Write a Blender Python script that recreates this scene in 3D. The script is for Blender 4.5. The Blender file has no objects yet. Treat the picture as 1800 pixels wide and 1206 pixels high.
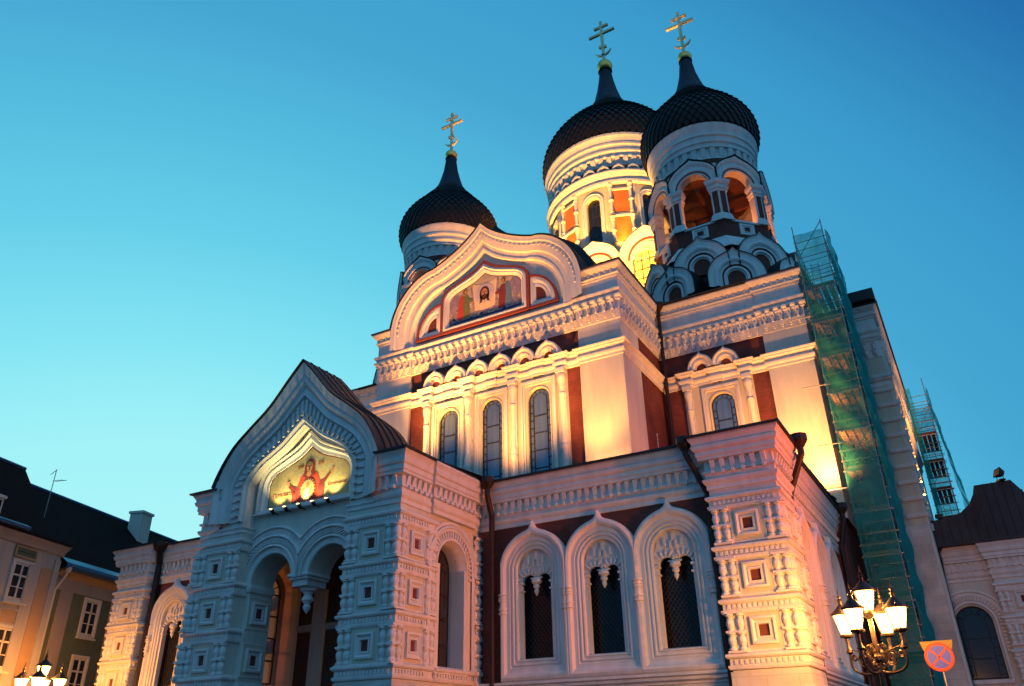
import bpy, math, random
from mathutils import Vector, Matrix
random.seed(7)
PI = math.pi
cos, sin, rad = math.cos, math.sin, math.radians
SC = bpy.context.scene
COL = SC.collection

# ------------------------------------------------------------------ camera
cam = bpy.data.cameras.new('camera')
cam.sensor_width = 36.0
cam.lens = 27.382867508909225
cam.clip_start = 0.1
cam.clip_end = 2000
CAM = bpy.data.objects.new('camera', cam)
COL.objects.link(CAM)
ROT = ((0.86560283, 0.24299462, 0.43781887), (0.50050167, -0.39339512, -0.77119281), (-0.01515990, 0.88667576, -0.46214314))
CAM.matrix_world = Matrix.Translation((0, 0, 1.6)) @ Matrix(ROT).to_4x4()
SC.camera = CAM

# ------------------------------------------------------------------ dusk sky
W = bpy.data.worlds.new('World'); SC.world = W; W.use_nodes = True
wn = W.node_tree; wn.nodes.clear()
def N(tree, kind, **kw):
    n = tree.nodes.new(kind)
    for k, v in kw.items(): setattr(n, k, v)
    return n
wo = N(wn, 'ShaderNodeOutputWorld'); wb = N(wn, 'ShaderNodeBackground')
tc = N(wn, 'ShaderNodeTexCoord')
nrm = N(wn, 'ShaderNodeVectorMath', operation='NORMALIZE'); wn.links.new(tc.outputs['Generated'], nrm.inputs[0])
# glow of the vanished sun: low in the west (left of the church)
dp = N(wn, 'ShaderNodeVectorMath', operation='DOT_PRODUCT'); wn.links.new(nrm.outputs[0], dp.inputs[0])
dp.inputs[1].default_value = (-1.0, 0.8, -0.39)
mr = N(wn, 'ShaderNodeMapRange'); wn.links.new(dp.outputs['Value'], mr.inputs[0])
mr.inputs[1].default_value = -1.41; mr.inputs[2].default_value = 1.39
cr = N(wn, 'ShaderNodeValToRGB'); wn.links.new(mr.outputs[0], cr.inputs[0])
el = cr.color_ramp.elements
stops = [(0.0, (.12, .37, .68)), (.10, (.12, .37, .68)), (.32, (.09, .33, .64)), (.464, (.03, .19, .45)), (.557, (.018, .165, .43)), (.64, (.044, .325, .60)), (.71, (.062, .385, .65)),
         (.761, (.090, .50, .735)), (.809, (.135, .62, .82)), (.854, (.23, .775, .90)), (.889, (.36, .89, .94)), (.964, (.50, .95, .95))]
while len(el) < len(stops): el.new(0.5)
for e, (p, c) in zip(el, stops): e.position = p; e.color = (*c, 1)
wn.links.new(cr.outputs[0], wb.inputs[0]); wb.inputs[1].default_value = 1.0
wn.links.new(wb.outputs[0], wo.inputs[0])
SC.view_settings.view_transform = 'Standard'
SC.view_settings.look = 'None'
SC.view_settings.exposure = 0.0
SC.view_settings.gamma = 1.0
SC.cycles.use_light_tree = True
SC.cycles.max_bounces = 6
SC.cycles.transparent_max_bounces = 16
SC.cycles.sample_clamp_indirect = 4.0

# light levels (W) of the lamps that are built further down
ICONP = 150.0     # spotlights under the porch icon
KF = 1.12         # roof floodlights
KD = 5.0         # floodlights round the domes
KP = 0.75         # added flood pole, out of view on the right
PL = 1450.0       # each street lantern
LXR = (-2.42, 21.87); LXL = (-34.4, 20.6)
# ------------------------------------------------------------------ materials
MATS = {}
def mat(name, col, rough=0.7, metal=0.0, var=0.0, vscale=3.0, bump=0.0, bscale=20.0, emit=None, estr=0.0, spec=0.3, streak=False):
    m = bpy.data.materials.new(name); m.use_nodes = True; t = m.node_tree
    b = t.nodes['Principled BSDF']
    b.inputs['Roughness'].default_value = rough; b.inputs['Metallic'].default_value = metal
    b.inputs['Specular IOR Level'].default_value = spec
    b.inputs['Base Color'].default_value = (*col, 1)
    c = N(t, 'ShaderNodeTexCoord')
    if var > 0:
        n = N(t, 'ShaderNodeTexNoise'); n.inputs['Scale'].default_value = vscale; n.inputs['Detail'].default_value = 6
        n.inputs['Roughness'].default_value = 0.65
        if streak:
            mp = N(t, 'ShaderNodeMapping'); mp.inputs['Scale'].default_value = (1, 1, 0.18)
            t.links.new(c.outputs['Object'], mp.inputs[0]); t.links.new(mp.outputs[0], n.inputs['Vector'])
        else:
            t.links.new(c.outputs['Object'], n.inputs['Vector'])
        r = N(t, 'ShaderNodeMapRange'); r.inputs[1].default_value = 0.3; r.inputs[2].default_value = 0.7
        r.inputs[3].default_value = 1 - var; r.inputs[4].default_value = 1 + var * 0.5
        t.links.new(n.outputs[0], r.inputs[0])
        x = N(t, 'ShaderNodeMix', data_type='RGBA', blend_type='MULTIPLY'); x.inputs[0].default_value = 1
        x.inputs[6].default_value = (*col, 1); t.links.new(r.outputs[0], x.inputs[7])
        out = x.outputs[2]
        if streak:      # thin rain streaks and flaking patches
            mp2 = N(t, 'ShaderNodeMapping'); mp2.inputs['Scale'].default_value = (3.2, 3.2, 0.45)
            n3 = N(t, 'ShaderNodeTexNoise'); n3.inputs['Scale'].default_value = 1.0; n3.inputs['Detail'].default_value = 4
            t.links.new(c.outputs['Object'], mp2.inputs[0]); t.links.new(mp2.outputs[0], n3.inputs['Vector'])
            r3 = N(t, 'ShaderNodeMapRange'); r3.inputs[1].default_value = .42; r3.inputs[2].default_value = .72; r3.inputs[3].default_value = 1.0; r3.inputs[4].default_value = .90
            t.links.new(n3.outputs[0], r3.inputs[0])
            x3 = N(t, 'ShaderNodeMix', data_type='RGBA', blend_type='MULTIPLY'); x3.inputs[0].default_value = 1
            t.links.new(out, x3.inputs[6]); t.links.new(r3.outputs[0], x3.inputs[7]); out = x3.outputs[2]
        t.links.new(out, b.inputs['Base Color'])
    if bump > 0:
        n2 = N(t, 'ShaderNodeTexNoise'); n2.inputs['Scale'].default_value = bscale; n2.inputs['Detail'].default_value = 4
        t.links.new(c.outputs['Object'], n2.inputs['Vector'])
        bu = N(t, 'ShaderNodeBump'); bu.inputs['Strength'].default_value = bump; bu.inputs['Distance'].default_value = 0.03
        t.links.new(n2.outputs[0], bu.inputs['Height']); t.links.new(bu.outputs[0], b.inputs['Normal'])
    if emit:
        b.inputs['Emission Color'].default_value = (*emit, 1); b.inputs['Emission Strength'].default_value = estr
    MATS[name] = m
    return m
def brickmat(name, c1, c2, mortar, sx=1.0, bw=0.26, rh=0.085, bump=0.5, msize=0.008):
    m = bpy.data.materials.new(name); m.use_nodes = True; t = m.node_tree; b = t.nodes['Principled BSDF']
    b.inputs['Roughness'].default_value = 0.85; b.inputs['Specular IOR Level'].default_value = 0.2
    c = N(t, 'ShaderNodeTexCoord'); s = N(t, 'ShaderNodeSeparateXYZ'); t.links.new(c.outputs['Object'], s.inputs[0])
    a = N(t, 'ShaderNodeMath', operation='ADD'); t.links.new(s.outputs[0], a.inputs[0]); t.links.new(s.outputs[1], a.inputs[1])
    k = N(t, 'ShaderNodeCombineXYZ'); t.links.new(a.outputs[0], k.inputs[0]); t.links.new(s.outputs[2], k.inputs[1])
    br = N(t, 'ShaderNodeTexBrick'); t.links.new(k.outputs[0], br.inputs['Vector'])
    br.inputs['Color1'].default_value = (*c1, 1); br.inputs['Color2'].default_value = (*c2, 1); br.inputs['Mortar'].default_value = (*mortar, 1)
    br.inputs['Scale'].default_value = 1; br.inputs['Brick Width'].default_value = bw; br.inputs['Row Height'].default_value = rh
    br.inputs['Mortar Size'].default_value = msize
    n = N(t, 'ShaderNodeTexNoise'); n.inputs['Scale'].default_value = 0.9; n.inputs['Detail'].default_value = 5
    t.links.new(c.outputs['Object'], n.inputs['Vector'])
    r = N(t, 'ShaderNodeMapRange'); r.inputs[1].default_value = .3; r.inputs[2].default_value = .7; r.inputs[3].default_value = .7; r.inputs[4].default_value = 1.15
    t.links.new(n.outputs[0], r.inputs[0])
    x = N(t, 'ShaderNodeMix', data_type='RGBA', blend_type='MULTIPLY'); x.inputs[0].default_value = 1
    t.links.new(br.outputs['Color'], x.inputs[6]); t.links.new(r.outputs[0], x.inputs[7]); t.links.new(x.outputs[2], b.inputs['Base Color'])
    bu = N(t, 'ShaderNodeBump'); bu.inputs['Strength'].default_value = bump; bu.inputs['Distance'].default_value = -0.01
    t.links.new(br.outputs['Fac'], bu.inputs['Height']); t.links.new(bu.outputs[0], b.inputs['Normal'])
    MATS[name] = m
mat('white', (0.66, 0.64, 0.60), 0.65, var=0.13, vscale=2.2, bump=0.25, bscale=14, streak=True)
mat('cream', (0.56, 0.52, 0.40), 0.75, var=0.12, vscale=1.8, bump=0.25, bscale=10, streak=True)
mat('offwhite', (0.58, 0.56, 0.48), 0.75, var=0.12, vscale=1.5, bump=0.2, bscale=10, streak=True)
brickmat('ashlar', (0.58, 0.56, 0.50), (0.54, 0.52, 0.46), (0.45, 0.43, 0.4), bw=0.9, rh=0.42, bump=0.4, msize=0.012)
brickmat('redbrick', (0.185, 0.048, 0.036), (0.14, 0.038, 0.03), (0.15, 0.06, 0.045))
mat('redtrim', (0.22, 0.05, 0.03), 0.7, var=0.15, vscale=4)
mat('roofmetal', (0.013, 0.011, 0.012), 0.55, metal=0.0, var=0.3, vscale=1.5, spec=0.4)
mat('roofrust', (0.05, 0.026, 0.024), 0.6, var=0.35, vscale=1.2, spec=0.3)
mat('tileblack', (0.013, 0.010, 0.010), 0.5, spec=0.22, var=0.3, vscale=2)
mat('spiremetal', (0.008, 0.009, 0.024), 0.5, metal=0.0, spec=0.3)
mat('gold', (0.92, 0.52, 0.13), 0.3, metal=0.85)
mat('goldpale', (0.80, 0.66, 0.36), 0.45, metal=0.25)
mat('darkhole', (0.012, 0.010, 0.010), 0.8)
mat('leads', (0.02, 0.02, 0.022), 0.6)
mat('pipe', (0.022, 0.013, 0.012), 0.5, var=0.3, vscale=3)
mat('wood', (0.10, 0.035, 0.02), 0.6, var=0.3, vscale=3, streak=True)
mat('glassdark', (0.010, 0.010, 0.012), 0.12, spec=0.4)
mat('glassblue', (0.16, 0.24, 0.30), 0.2, metal=0.6, var=0.25, vscale=1.6, streak=True)
mat('panelorange', (0.50, 0.15, 0.035), 0.8, var=0.2, vscale=1.2)
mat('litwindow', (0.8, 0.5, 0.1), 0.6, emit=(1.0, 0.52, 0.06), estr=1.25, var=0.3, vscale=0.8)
mat('iron', (0.035, 0.028, 0.025), 0.4, metal=0.6)
mat('steel', (0.30, 0.30, 0.30), 0.45, metal=0.8)
mat('plank', (0.34, 0.22, 0.12), 0.8, var=0.3, vscale=5)
mat('asphalt', (0.05, 0.05, 0.05), 0.9, var=0.2, vscale=2)
brickmat('cobble', (0.10, 0.095, 0.09), (0.075, 0.07, 0.07), (0.03, 0.03, 0.03), bw=0.22, rh=0.14)
mat('bulb', (1, 0.9, 0.7), 0.4, emit=(1.0, 0.72, 0.35), estr=30)
mat('floodglass', (1, 0.9, 0.7), 0.4, emit=(1.0, 0.75, 0.35), estr=6)
mat('housepink', (0.32, 0.29, 0.26), 0.8, var=0.15, vscale=1, streak=True)
mat('houseochre', (0.31, 0.20, 0.11), 0.8, var=0.15, vscale=1)
mat('housegreen', (0.085, 0.105, 0.07), 0.85, var=0.2, vscale=1)
mat('housegrey', (0.26, 0.22, 0.19), 0.8, var=0.15, vscale=1, streak=True)
mat('rooftile', (0.018, 0.010, 0.009), 0.9, spec=0.05, var=0.3, vscale=6, bump=0.8, bscale=9)
mat('gutterblue', (0.05, 0.12, 0.22), 0.3, metal=0.4)
mat('winframe', (0.45, 0.42, 0.36), 0.6)
mat('signred', (0.42, 0.012, 0.006), 0.45)
mat('signblue', (0.006, 0.05, 0.60), 0.45)
mat('signback', (0.26, 0.20, 0.06), 0.6)
mat('skin', (0.45, 0.22, 0.10), 0.7)
mat('robe', (0.50, 0.06, 0.03), 0.7, var=0.25, vscale=5)
mat('robedark', (0.20, 0.035, 0.03), 0.7, var=0.25, vscale=6)
mat('mosgreen', (0.16, 0.17, 0.06), 0.7, var=0.3, vscale=6)
mat('mosblue', (0.12, 0.20, 0.28), 0.7, var=0.3, vscale=6)
mat('mosgrey', (0.14, 0.10, 0.14), 0.7, var=0.35, vscale=6)
mat('mosground', (0.42, 0.26, 0.24), 0.7, var=0.5, vscale=5)
mat('mosdeep', (0.03, 0.03, 0.10), 0.7)
mat('cloth', (0.72, 0.55, 0.32), 0.7, var=0.1, vscale=3)
mat('halo', (0.5, 0.42, 0.44), 0.6, var=0.2, vscale=5)
mat('hair', (0.07, 0.025, 0.012), 0.7)
mat('innerred', (0.16, 0.060, 0.035), 0.8, var=0.25, vscale=1.5)
mat('wingcol', (0.30, 0.22, 0.26), 0.7, var=0.4, vscale=5)
def mosaic(name, c1, c2):
    m = bpy.data.materials.new(name); m.use_nodes = True; t = m.node_tree; b = t.nodes['Principled BSDF']
    b.inputs['Roughness'].default_value = 0.45
    c = N(t, 'ShaderNodeTexCoord'); v = N(t, 'ShaderNodeTexVoronoi'); v.inputs['Scale'].default_value = 16
    t.links.new(c.outputs['Object'], v.inputs['Vector'])
    n = N(t, 'ShaderNodeTexNoise'); n.inputs['Scale'].default_value = 1.6; n.inputs['Detail'].default_value = 5
    t.links.new(c.outputs['Object'], n.inputs['Vector'])
    r = N(t, 'ShaderNodeValToRGB'); t.links.new(n.outputs[0], r.inputs[0])
    r.color_ramp.elements[0].position = .35; r.color_ramp.elements[1].position = .65
    r.color_ramp.elements[0].color = (*c1, 1); r.color_ramp.elements[1].color = (*c2, 1)
    x = N(t, 'ShaderNodeMix', data_type='RGBA', blend_type='MULTIPLY'); x.inputs[0].default_value = .35
    t.links.new(r.outputs[0], x.inputs[6]); t.links.new(v.outputs['Color'], x.inputs[7]); t.links.new(x.outputs[2], b.inputs['Base Color'])
    MATS[name] = m
mosaic('mosgold', (0.46, 0.37, 0.15), (0.60, 0.48, 0.19))
mosaic('mossky', (0.46, 0.42, 0.22), (0.62, 0.48, 0.27))
def alphamat(name, col, alpha, rough=0.6, weave=0.0, metal=0.0):
    m = bpy.data.materials.new(name); m.use_nodes = True; t = m.node_tree; b = t.nodes['Principled BSDF']
    b.inputs['Base Color'].default_value = (*col, 1); b.inputs['Roughness'].default_value = rough
    b.inputs['Metallic'].default_value = metal
    if weave:
        c = N(t, 'ShaderNodeTexCoord'); n = N(t, 'ShaderNodeTexNoise'); n.inputs['Scale'].default_value = 0.8; n.inputs['Detail'].default_value = 5
        t.links.new(c.outputs['Object'], n.inputs['Vector'])
        r = N(t, 'ShaderNodeMapRange'); r.inputs[1].default_value = .3; r.inputs[2].default_value = .7
        r.inputs[3].default_value = alpha - weave; r.inputs[4].default_value = alpha + weave
        t.links.new(n.outputs[0], r.inputs[0]); t.links.new(r.outputs[0], b.inputs['Alpha'])
    else: b.inputs['Alpha'].default_value = alpha
    MATS[name] = m
def glowglass(name, col, strength, clear):
    m = bpy.data.materials.new(name); m.use_nodes = True; t = m.node_tree; t.nodes.clear()
    o = N(t, 'ShaderNodeOutputMaterial'); mx = N(t, 'ShaderNodeMixShader'); e = N(t, 'ShaderNodeEmission'); tr = N(t, 'ShaderNodeBsdfTransparent')
    e.inputs[0].default_value = (*col, 1); e.inputs[1].default_value = strength; mx.inputs[0].default_value = 1 - clear
    t.links.new(tr.outputs[0], mx.inputs[1]); t.links.new(e.outputs[0], mx.inputs[2]); t.links.new(mx.outputs[0], o.inputs[0])
    MATS[name] = m
glowglass('lampglass', (1.0, 0.56, 0.16), 16.0, 0.4)
def netmat(name, col, cover):
    m = bpy.data.materials.new(name); m.use_nodes = True; t = m.node_tree; t.nodes.clear()
    o = N(t, 'ShaderNodeOutputMaterial'); mx = N(t, 'ShaderNodeMixShader'); df = N(t, 'ShaderNodeBsdfDiffuse'); tl = N(t, 'ShaderNodeBsdfTranslucent'); tr = N(t, 'ShaderNodeBsdfTransparent'); m2 = N(t, 'ShaderNodeMixShader')
    df.inputs[0].default_value = (*col, 1); tl.inputs[0].default_value = (*col, 1); m2.inputs[0].default_value = .5
    c = N(t, 'ShaderNodeTexCoord'); n = N(t, 'ShaderNodeTexNoise'); n.inputs['Scale'].default_value = 1.1; n.inputs['Detail'].default_value = 6; n.inputs['Roughness'].default_value = .7
    t.links.new(c.outputs['Object'], n.inputs['Vector'])
    r = N(t, 'ShaderNodeMapRange'); r.inputs[1].default_value = .32; r.inputs[2].default_value = .68; r.inputs[3].default_value = cover - .2; r.inputs[4].default_value = min(1, cover + .2)
    t.links.new(n.outputs[0], r.inputs[0]); t.links.new(r.outputs[0], mx.inputs[0])
    t.links.new(df.outputs[0], m2.inputs[1]); t.links.new(tl.outputs[0], m2.inputs[2]); t.links.new(tr.outputs[0], mx.inputs[1]); t.links.new(m2.outputs[0], mx.inputs[2]); t.links.new(mx.outputs[0], o.inputs[0])
    MATS[name] = m
netmat('netting', (0.03, 0.42, 0.38), 0.84)
netmat('nettinglight', (0.05, 0.45, 0.40), 0.55)
alphamat('paneclear', (0.08, 0.08, 0.08), 0.45, 0.08)

# ------------------------------------------------------------------ mesh builder
class MB:
    """collects faces; u,d,z = along the facade, out of it, up (see frame)"""
    def __init__(s, mat='white'):
        s.v = []; s.f = []; s.m = []; s.s = []; s.mat = mat; s.frame()
    def frame(s, ox=0, oy=0, oz=0, ang=0):
        s.o = (ox, oy, oz); s.c = cos(ang); s.n = sin(ang); return s
    def P(s, u, d, z):
        x, y = u, -d
        return (s.o[0] + x * s.c - y * s.n, s.o[1] + x * s.n + y * s.c, s.o[2] + z)
    def add(s, vs, fs, mat=None, smooth=False):
        b = len(s.v); s.v += vs
        for f in fs:
            s.f.append(tuple(b + i for i in f)); s.m.append(mat or s.mat); s.s.append(smooth)
    def box(s, u0, u1, d0, d1, z0, z1, mat=None):
        vs = [s.P(u, d, z) for u in (u0, u1) for d in (d0, d1) for z in (z0, z1)]
        s.add(vs, [(0, 1, 3, 2), (4, 6, 7, 5), (0, 4, 5, 1), (2, 3, 7, 6), (0, 2, 6, 4), (1, 5, 7, 3)], mat)
    def wbox(s, x0, x1, y0, y1, z0, z1, mat=None):
        s.box(x0, x1, -y1, -y0, z0, z1, mat)
    def loft(s, cs, mat=None, smooth=False, closed=False):
        n = len(cs[0]); vs = [s.P(*p) for c in cs for p in c]; fs = []
        for i in range(len(cs) - 1):
            for j in range(n if closed else n - 1):
                k = (j + 1) % n
                fs.append((i * n + j, i * n + k, (i + 1) * n + k, (i + 1) * n + j))
        s.add(vs, fs, mat, smooth)
    def fill(s, c, mat=None):
        s.add([s.P(*p) for p in c], [tuple(range(len(c)))], mat)
    def prism(s, pts, d0, d1, mat=None):
        n = len(pts); s.loft([[(u, d1, z) for u, z in pts], [(u, d0, z) for u, z in pts]], mat, closed=True)
        s.fill([(u, d1, z) for u, z in pts], mat); s.fill([(u, d0, z) for u, z in pts], mat)
    def bar(s, a, b, w, mat=None, n=6, smooth=True, w2=None):
        a = Vector(a); b = Vector(b); t = (b - a); t.normalize()
        p = t.orthogonal().normalized(); q = t.cross(p); w2 = w if w2 is None else w2
        vs = []
        for c, r in ((a, w), (b, w2)):
            for i in range(n):
                h = 2 * PI * i / n + (PI / 4 if n == 4 else 0); v = c + (p * cos(h) + q * sin(h)) * r; vs.append(s.P(v.x, -v.y, v.z))
        fs = [(i, (i + 1) % n, n + (i + 1) % n, n + i) for i in range(n)]
        s.add(vs, fs, mat, smooth and n > 4); s.add(vs, [tuple(range(n)), tuple(range(n, 2 * n))], mat)
    def tube(s, pts, w, mat=None, n=8):
        for a, b in zip(pts, pts[1:]): s.bar(a, b, w, mat, n)
        for p in pts[1:-1]: s.ball(p, w, mat)
    def ball(s, c, r, mat=None, n=10, squash=1):
        s.lathe(c[0], c[1], [(r * sin(PI * i / 6) if 0 < i < 6 else 0.0005, c[2] - r * squash * cos(PI * i / 6)) for i in range(7)], n, mat, True)
    def lathe(s, cx, cy, prof, n=32, mat=None, smooth=True, a0=0, a1=2 * PI):
        full = abs(a1 - a0 - 2 * PI) < 1e-6; m = n if full else n + 1
        vs = [s.P(cx + r * cos(a0 + (a1 - a0) * j / n), -(cy + r * sin(a0 + (a1 - a0) * j / n)), z) for r, z in prof for j in range(m)]
        fs = []
        for i in range(len(prof) - 1):
            for j in range(n):
                k = (j + 1) % m
                fs.append((i * m + j, i * m + k, (i + 1) * m + k, (i + 1) * m + j))
        s.add(vs, fs, mat, smooth)
    def run(s, path, prof, mat=None, closed=False, smooth=False):
        """moulding along a plan path; the outside lies to the right of travel"""
        n = len(path); offs = []
        for i in range(n):
            def nr(a, b):
                dx, dy = b[0] - a[0], b[1] - a[1]; l = math.hypot(dx, dy); return (dy / l, -dx / l)
            ns = []
            if closed or i > 0: ns.append(nr(path[i - 1], path[i]))
            if closed or i < n - 1: ns.append(nr(path[i], path[(i + 1) % n]))
            if len(ns) == 2:
                k = 1 + ns[0][0] * ns[1][0] + ns[0][1] * ns[1][1]; k = max(k, 0.3)
                offs.append(((ns[0][0] + ns[1][0]) / k, (ns[0][1] + ns[1][1]) / k))
            else: offs.append(ns[0])
        cs = [[s.P(p[0] + o[0] * r, -(p[1] + o[1] * r), z) for p, o in zip(path, offs)] for r, z in prof]
        m = n; vs = [v for c in cs for v in c]; fs = []
        for i in range(len(prof) - 1):
            for j in range(n if closed else n - 1):
                k = (j + 1) % n; fs.append((i * m + j, i * m + k, (i + 1) * m + k, (i + 1) * m + j))
        s.add(vs, fs, mat, smooth)
    def teeth(s, path, step, w, o0, o1, z0, z1, mat=None, margin=0.12, shape='box', top=None):
        """dentils along a plan path"""
        for a, b in zip(path, path[1:]):
            dx, dy = b[0] - a[0], b[1] - a[1]; L = math.hypot(dx, dy)
            if L < 0.5: continue
            tx, ty = dx / L, dy / L; nx, ny = ty, -tx
            k = max(1, int((L - 2 * margin) / step)); st = (L - 2 * margin) / k
            for i in range(k):
                c = margin + st * (i + 0.5)
                vs = []
                for uu in (-w / 2, w / 2):
                    for oo in (o0, o1):
                        for zz in (z0, z1):
                            ww = uu * (0.25 if (shape == 'vee' and zz == z0) else 1)
                            o_ = oo if not (shape == 'corbel' and zz == z0 and oo == o1) else o0 + (o1 - o0) * 0.35
                            vs.append(s.P(a[0] + tx * (c + ww) + nx * o_, -(a[1] + ty * (c + ww) + ny * o_), zz))
                s.add(vs, [(0, 1, 3, 2), (4, 6, 7, 5), (0, 4, 5, 1), (2, 3, 7, 6), (0, 2, 6, 4), (1, 5, 7, 3)], mat)
    def wall(s, u0, u1, z0, z1, ops, th, mat=None, inner=None, n=18):
        """wall of thickness th with arched openings (uc, hw, zbot, zspring); hw radius arch on top"""
        for sgn, d in ((0, 0), (1, -th)):
            cu = u0
            for uc, hw, zb, zs in sorted(ops):
                s.add([s.P(cu, d, z0), s.P(uc - hw, d, z0), s.P(uc - hw, d, z1), s.P(cu, d, z1)], [(0, 1, 2, 3)], mat)
                if zb > z0: s.add([s.P(uc - hw, d, z0), s.P(uc + hw, d, z0), s.P(uc + hw, d, zb), s.P(uc - hw, d, zb)], [(0, 1, 2, 3)], mat)
                arc = [(uc - hw * cos(PI * i / n), zs + hw * sin(PI * i / n)) for i in range(n + 1)]
                for a, b in zip(arc, arc[1:]):
                    s.add([s.P(a[0], d, a[1]), s.P(b[0], d, b[1]), s.P(b[0], d, z1), s.P(a[0], d, z1)], [(0, 1, 2, 3)], mat)
                cu = uc + hw
                if sgn == 0:
                    c = [(uc - hw, zb)] + arc + [(uc + hw, zb)]
                    s.loft([[(u, 0, z) for u, z in c], [(u, -th, z) for u, z in c]], inner or mat, closed=True)
            s.add([s.P(cu, d, z0), s.P(u1, d, z0), s.P(u1, d, z1), s.P(cu, d, z1)], [(0, 1, 2, 3)], mat)
    def mesh(s, name):
        me = bpy.data.meshes.new(name); me.from_pydata(s.v, [], s.f)
        names = sorted(set(s.m)); idx = {n: i for i, n in enumerate(names)}
        for n in names: me.materials.append(MATS[n])
        me.polygons.foreach_set('material_index', [idx[m] for m in s.m])
        me.polygons.foreach_set('use_smooth', s.s)
        me.update()
        try: me.set_sharp_from_angle(angle=rad(32))
        except Exception: pass
        return me

def link(me, name, parent=None, loc=(0, 0, 0), rz=0):
    """object at world loc (parents are never rotated unless said)"""
    o = bpy.data.objects.new(name, me); COL.objects.link(o)
    if parent is not None:
        o.parent = parent
        w = Vector((0, 0, 0)); p = parent
        while p: w += p.location; p = p.parent
        loc = Vector(loc) - w
    o.location = loc; o.rotation_euler = (0, 0, rz)
    return o
def build(mb, name, parent=None, loc=(0, 0, 0), rz=0, weld=False):
    return link(mb.mesh(name), name, parent, loc, rz)
def thing(name, label, cat, loc=(0, 0, 0), rz=0, group=None):
    o = bpy.data.objects.new(name, None); COL.objects.link(o); o.location = loc; o.rotation_euler = (0, 0, rz)
    o.empty_display_size = 0.3
    o['label'] = label; o['category'] = cat
    if group: o['group'] = group
    return o
def copy_tree(o, parent=None):
    c = o.copy(); COL.objects.link(c)
    if parent is not None: c.parent = parent
    for ch in list(o.children): copy_tree(ch, c)
    return c
def struct(name, mb):
    o = build(mb, name); o['kind'] = 'structure'; return o

# curves -------------------------------------------------------------
def interp(tab, n):
    """resample polyline by arc length"""
    L = [0]
    for a, b in zip(tab, tab[1:]): L.append(L[-1] + math.hypot(b[0] - a[0], b[1] - a[1]))
    out = []
    for i in range(n + 1):
        t = L[-1] * i / n; k = 0
        while k < len(L) - 2 and L[k + 1] < t: k += 1
        f = (t - L[k]) / (L[k + 1] - L[k]) if L[k + 1] > L[k] else 0
        out.append((tab[k][0] + (tab[k + 1][0] - tab[k][0]) * f, tab[k][1] + (tab[k + 1][1] - tab[k][1]) * f))
    return out
def smooth_tab(tab, n=6):
    """Catmull-Rom through the points"""
    P = [tab[0]] + list(tab) + [tab[-1]]; out = []
    for i in range(1, len(P) - 2):
        p0, p1, p2, p3 = P[i - 1:i + 3]
        for k in range(n):
            t = k / n
            out.append(tuple(0.5 * ((2 * p1[j]) + (-p0[j] + p2[j]) * t + (2 * p0[j] - 5 * p1[j] + 4 * p2[j] - p3[j]) * t * t + (-p0[j] + 3 * p1[j] - 3 * p2[j] + p3[j]) * t ** 3) for j in (0, 1)))
    out.append(tab[-1]); return out
OG_PORCH = interp(smooth_tab([(0, 1), (.155, .85), (.37, .63), (.59, .475), (.775, .34), (.89, .205), (.965, .08), (1, 0)]), 22)
OG_TALL = interp([p for seg in ([(0, 1), (.09, .885), (.20, .785), (.33, .695), (.46, .625), (.585, .575)], [(.595, .585), (.69, .545), (.80, .455), (.90, .32), (.97, .15), (1, 0)]) for p in smooth_tab(seg)], 26)
OG_ICON = interp(smooth_tab([(0, 1), (.25, .71), (.60, .49), (.85, .33), (.96, .16), (1, 0)]), 18)
def sym(tab, w, zs, top, zb, d, stems=4):
    """full symmetric outline left foot -> apex -> right foot"""
    r = [(x * w, zs + z * (top - zs)) for x, z in tab]
    right = r + [(w, zs + (zb - zs) * (i + 1) / stems) for i in range(stems)]
    left = [(-u, z) for u, z in right[::-1]]
    return [(u, d, z) for u, z in left[:-1] + right]
def kok(w, zs, zb, tip, d, k=7.0, n=28, uc=0.0, rise=None):
    rise = w if rise is None else rise
    arc = []
    for i in range(n + 1):
        a = PI - PI * i / n
        arc.append((uc + w * cos(a), d, zs + rise * sin(a) + tip * math.exp(-abs(cos(a)) * k)))
    return [(uc - w, d, zb)] + arc + [(uc + w, d, zb)]
def edge_dentils(mb, ca, cb, step, d0, d1, frac, mat='white', skip=0):
    """blocks laid between two parallel outlines ca (outer) and cb (inner)"""
    L = [0]
    for a, b in zip(ca, ca[1:]): L.append(L[-1] + math.dist(a, b))
    n = int(L[-1] / step)
    def at(c, t):
        k = 0
        while k < len(L) - 2 and L[k + 1] < t: k += 1
        f = (t - L[k]) / max(1e-6, L[k + 1] - L[k])
        return tuple(c[k][j] + (c[k + 1][j] - c[k][j]) * f for j in range(3))
    for i in range(n):
        t0 = L[-1] * (i + .5 - frac / 2) / n; t1 = L[-1] * (i + .5 + frac / 2) / n
        q = [at(ca, t0), at(ca, t1), at(cb, t1), at(cb, t0)]
        lo = [(u, d0, z) for u, d, z in q]; hi = [(u, d1, z) for u, d, z in q]
        mb.loft([hi, lo], mat, closed=True); mb.fill(hi, mat)

# ================================================================== ground
g = MB('cobble'); g.add([(-400, -300, 0), (400, -300, 0), (400, 500, 0), (-400, 500, 0)], [(0, 1, 2, 3)])
struct('ground', g)
g = MB('asphalt'); g.add([(-60, -8, 0.004), (60, -8, 0.004), (60, 9, 0.004), (-60, 9, 0.004)], [(0, 1, 2, 3)])
struct('road', g)
g = MB('cobble'); g.box(-60, 60, -9.3, -9, 0, 0.13); struct('pavement', g)

# ================================================================== CATHEDRAL
CX = -20.97
BX = -20.77
CATH = thing('cathedral', 'floodlit orthodox cathedral of white trim and red brick with black onion domes', 'cathedral', (CX, 40, 0))
def part(mb, name, parent=CATH, **k): return build(mb, name, parent, **k)

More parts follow.
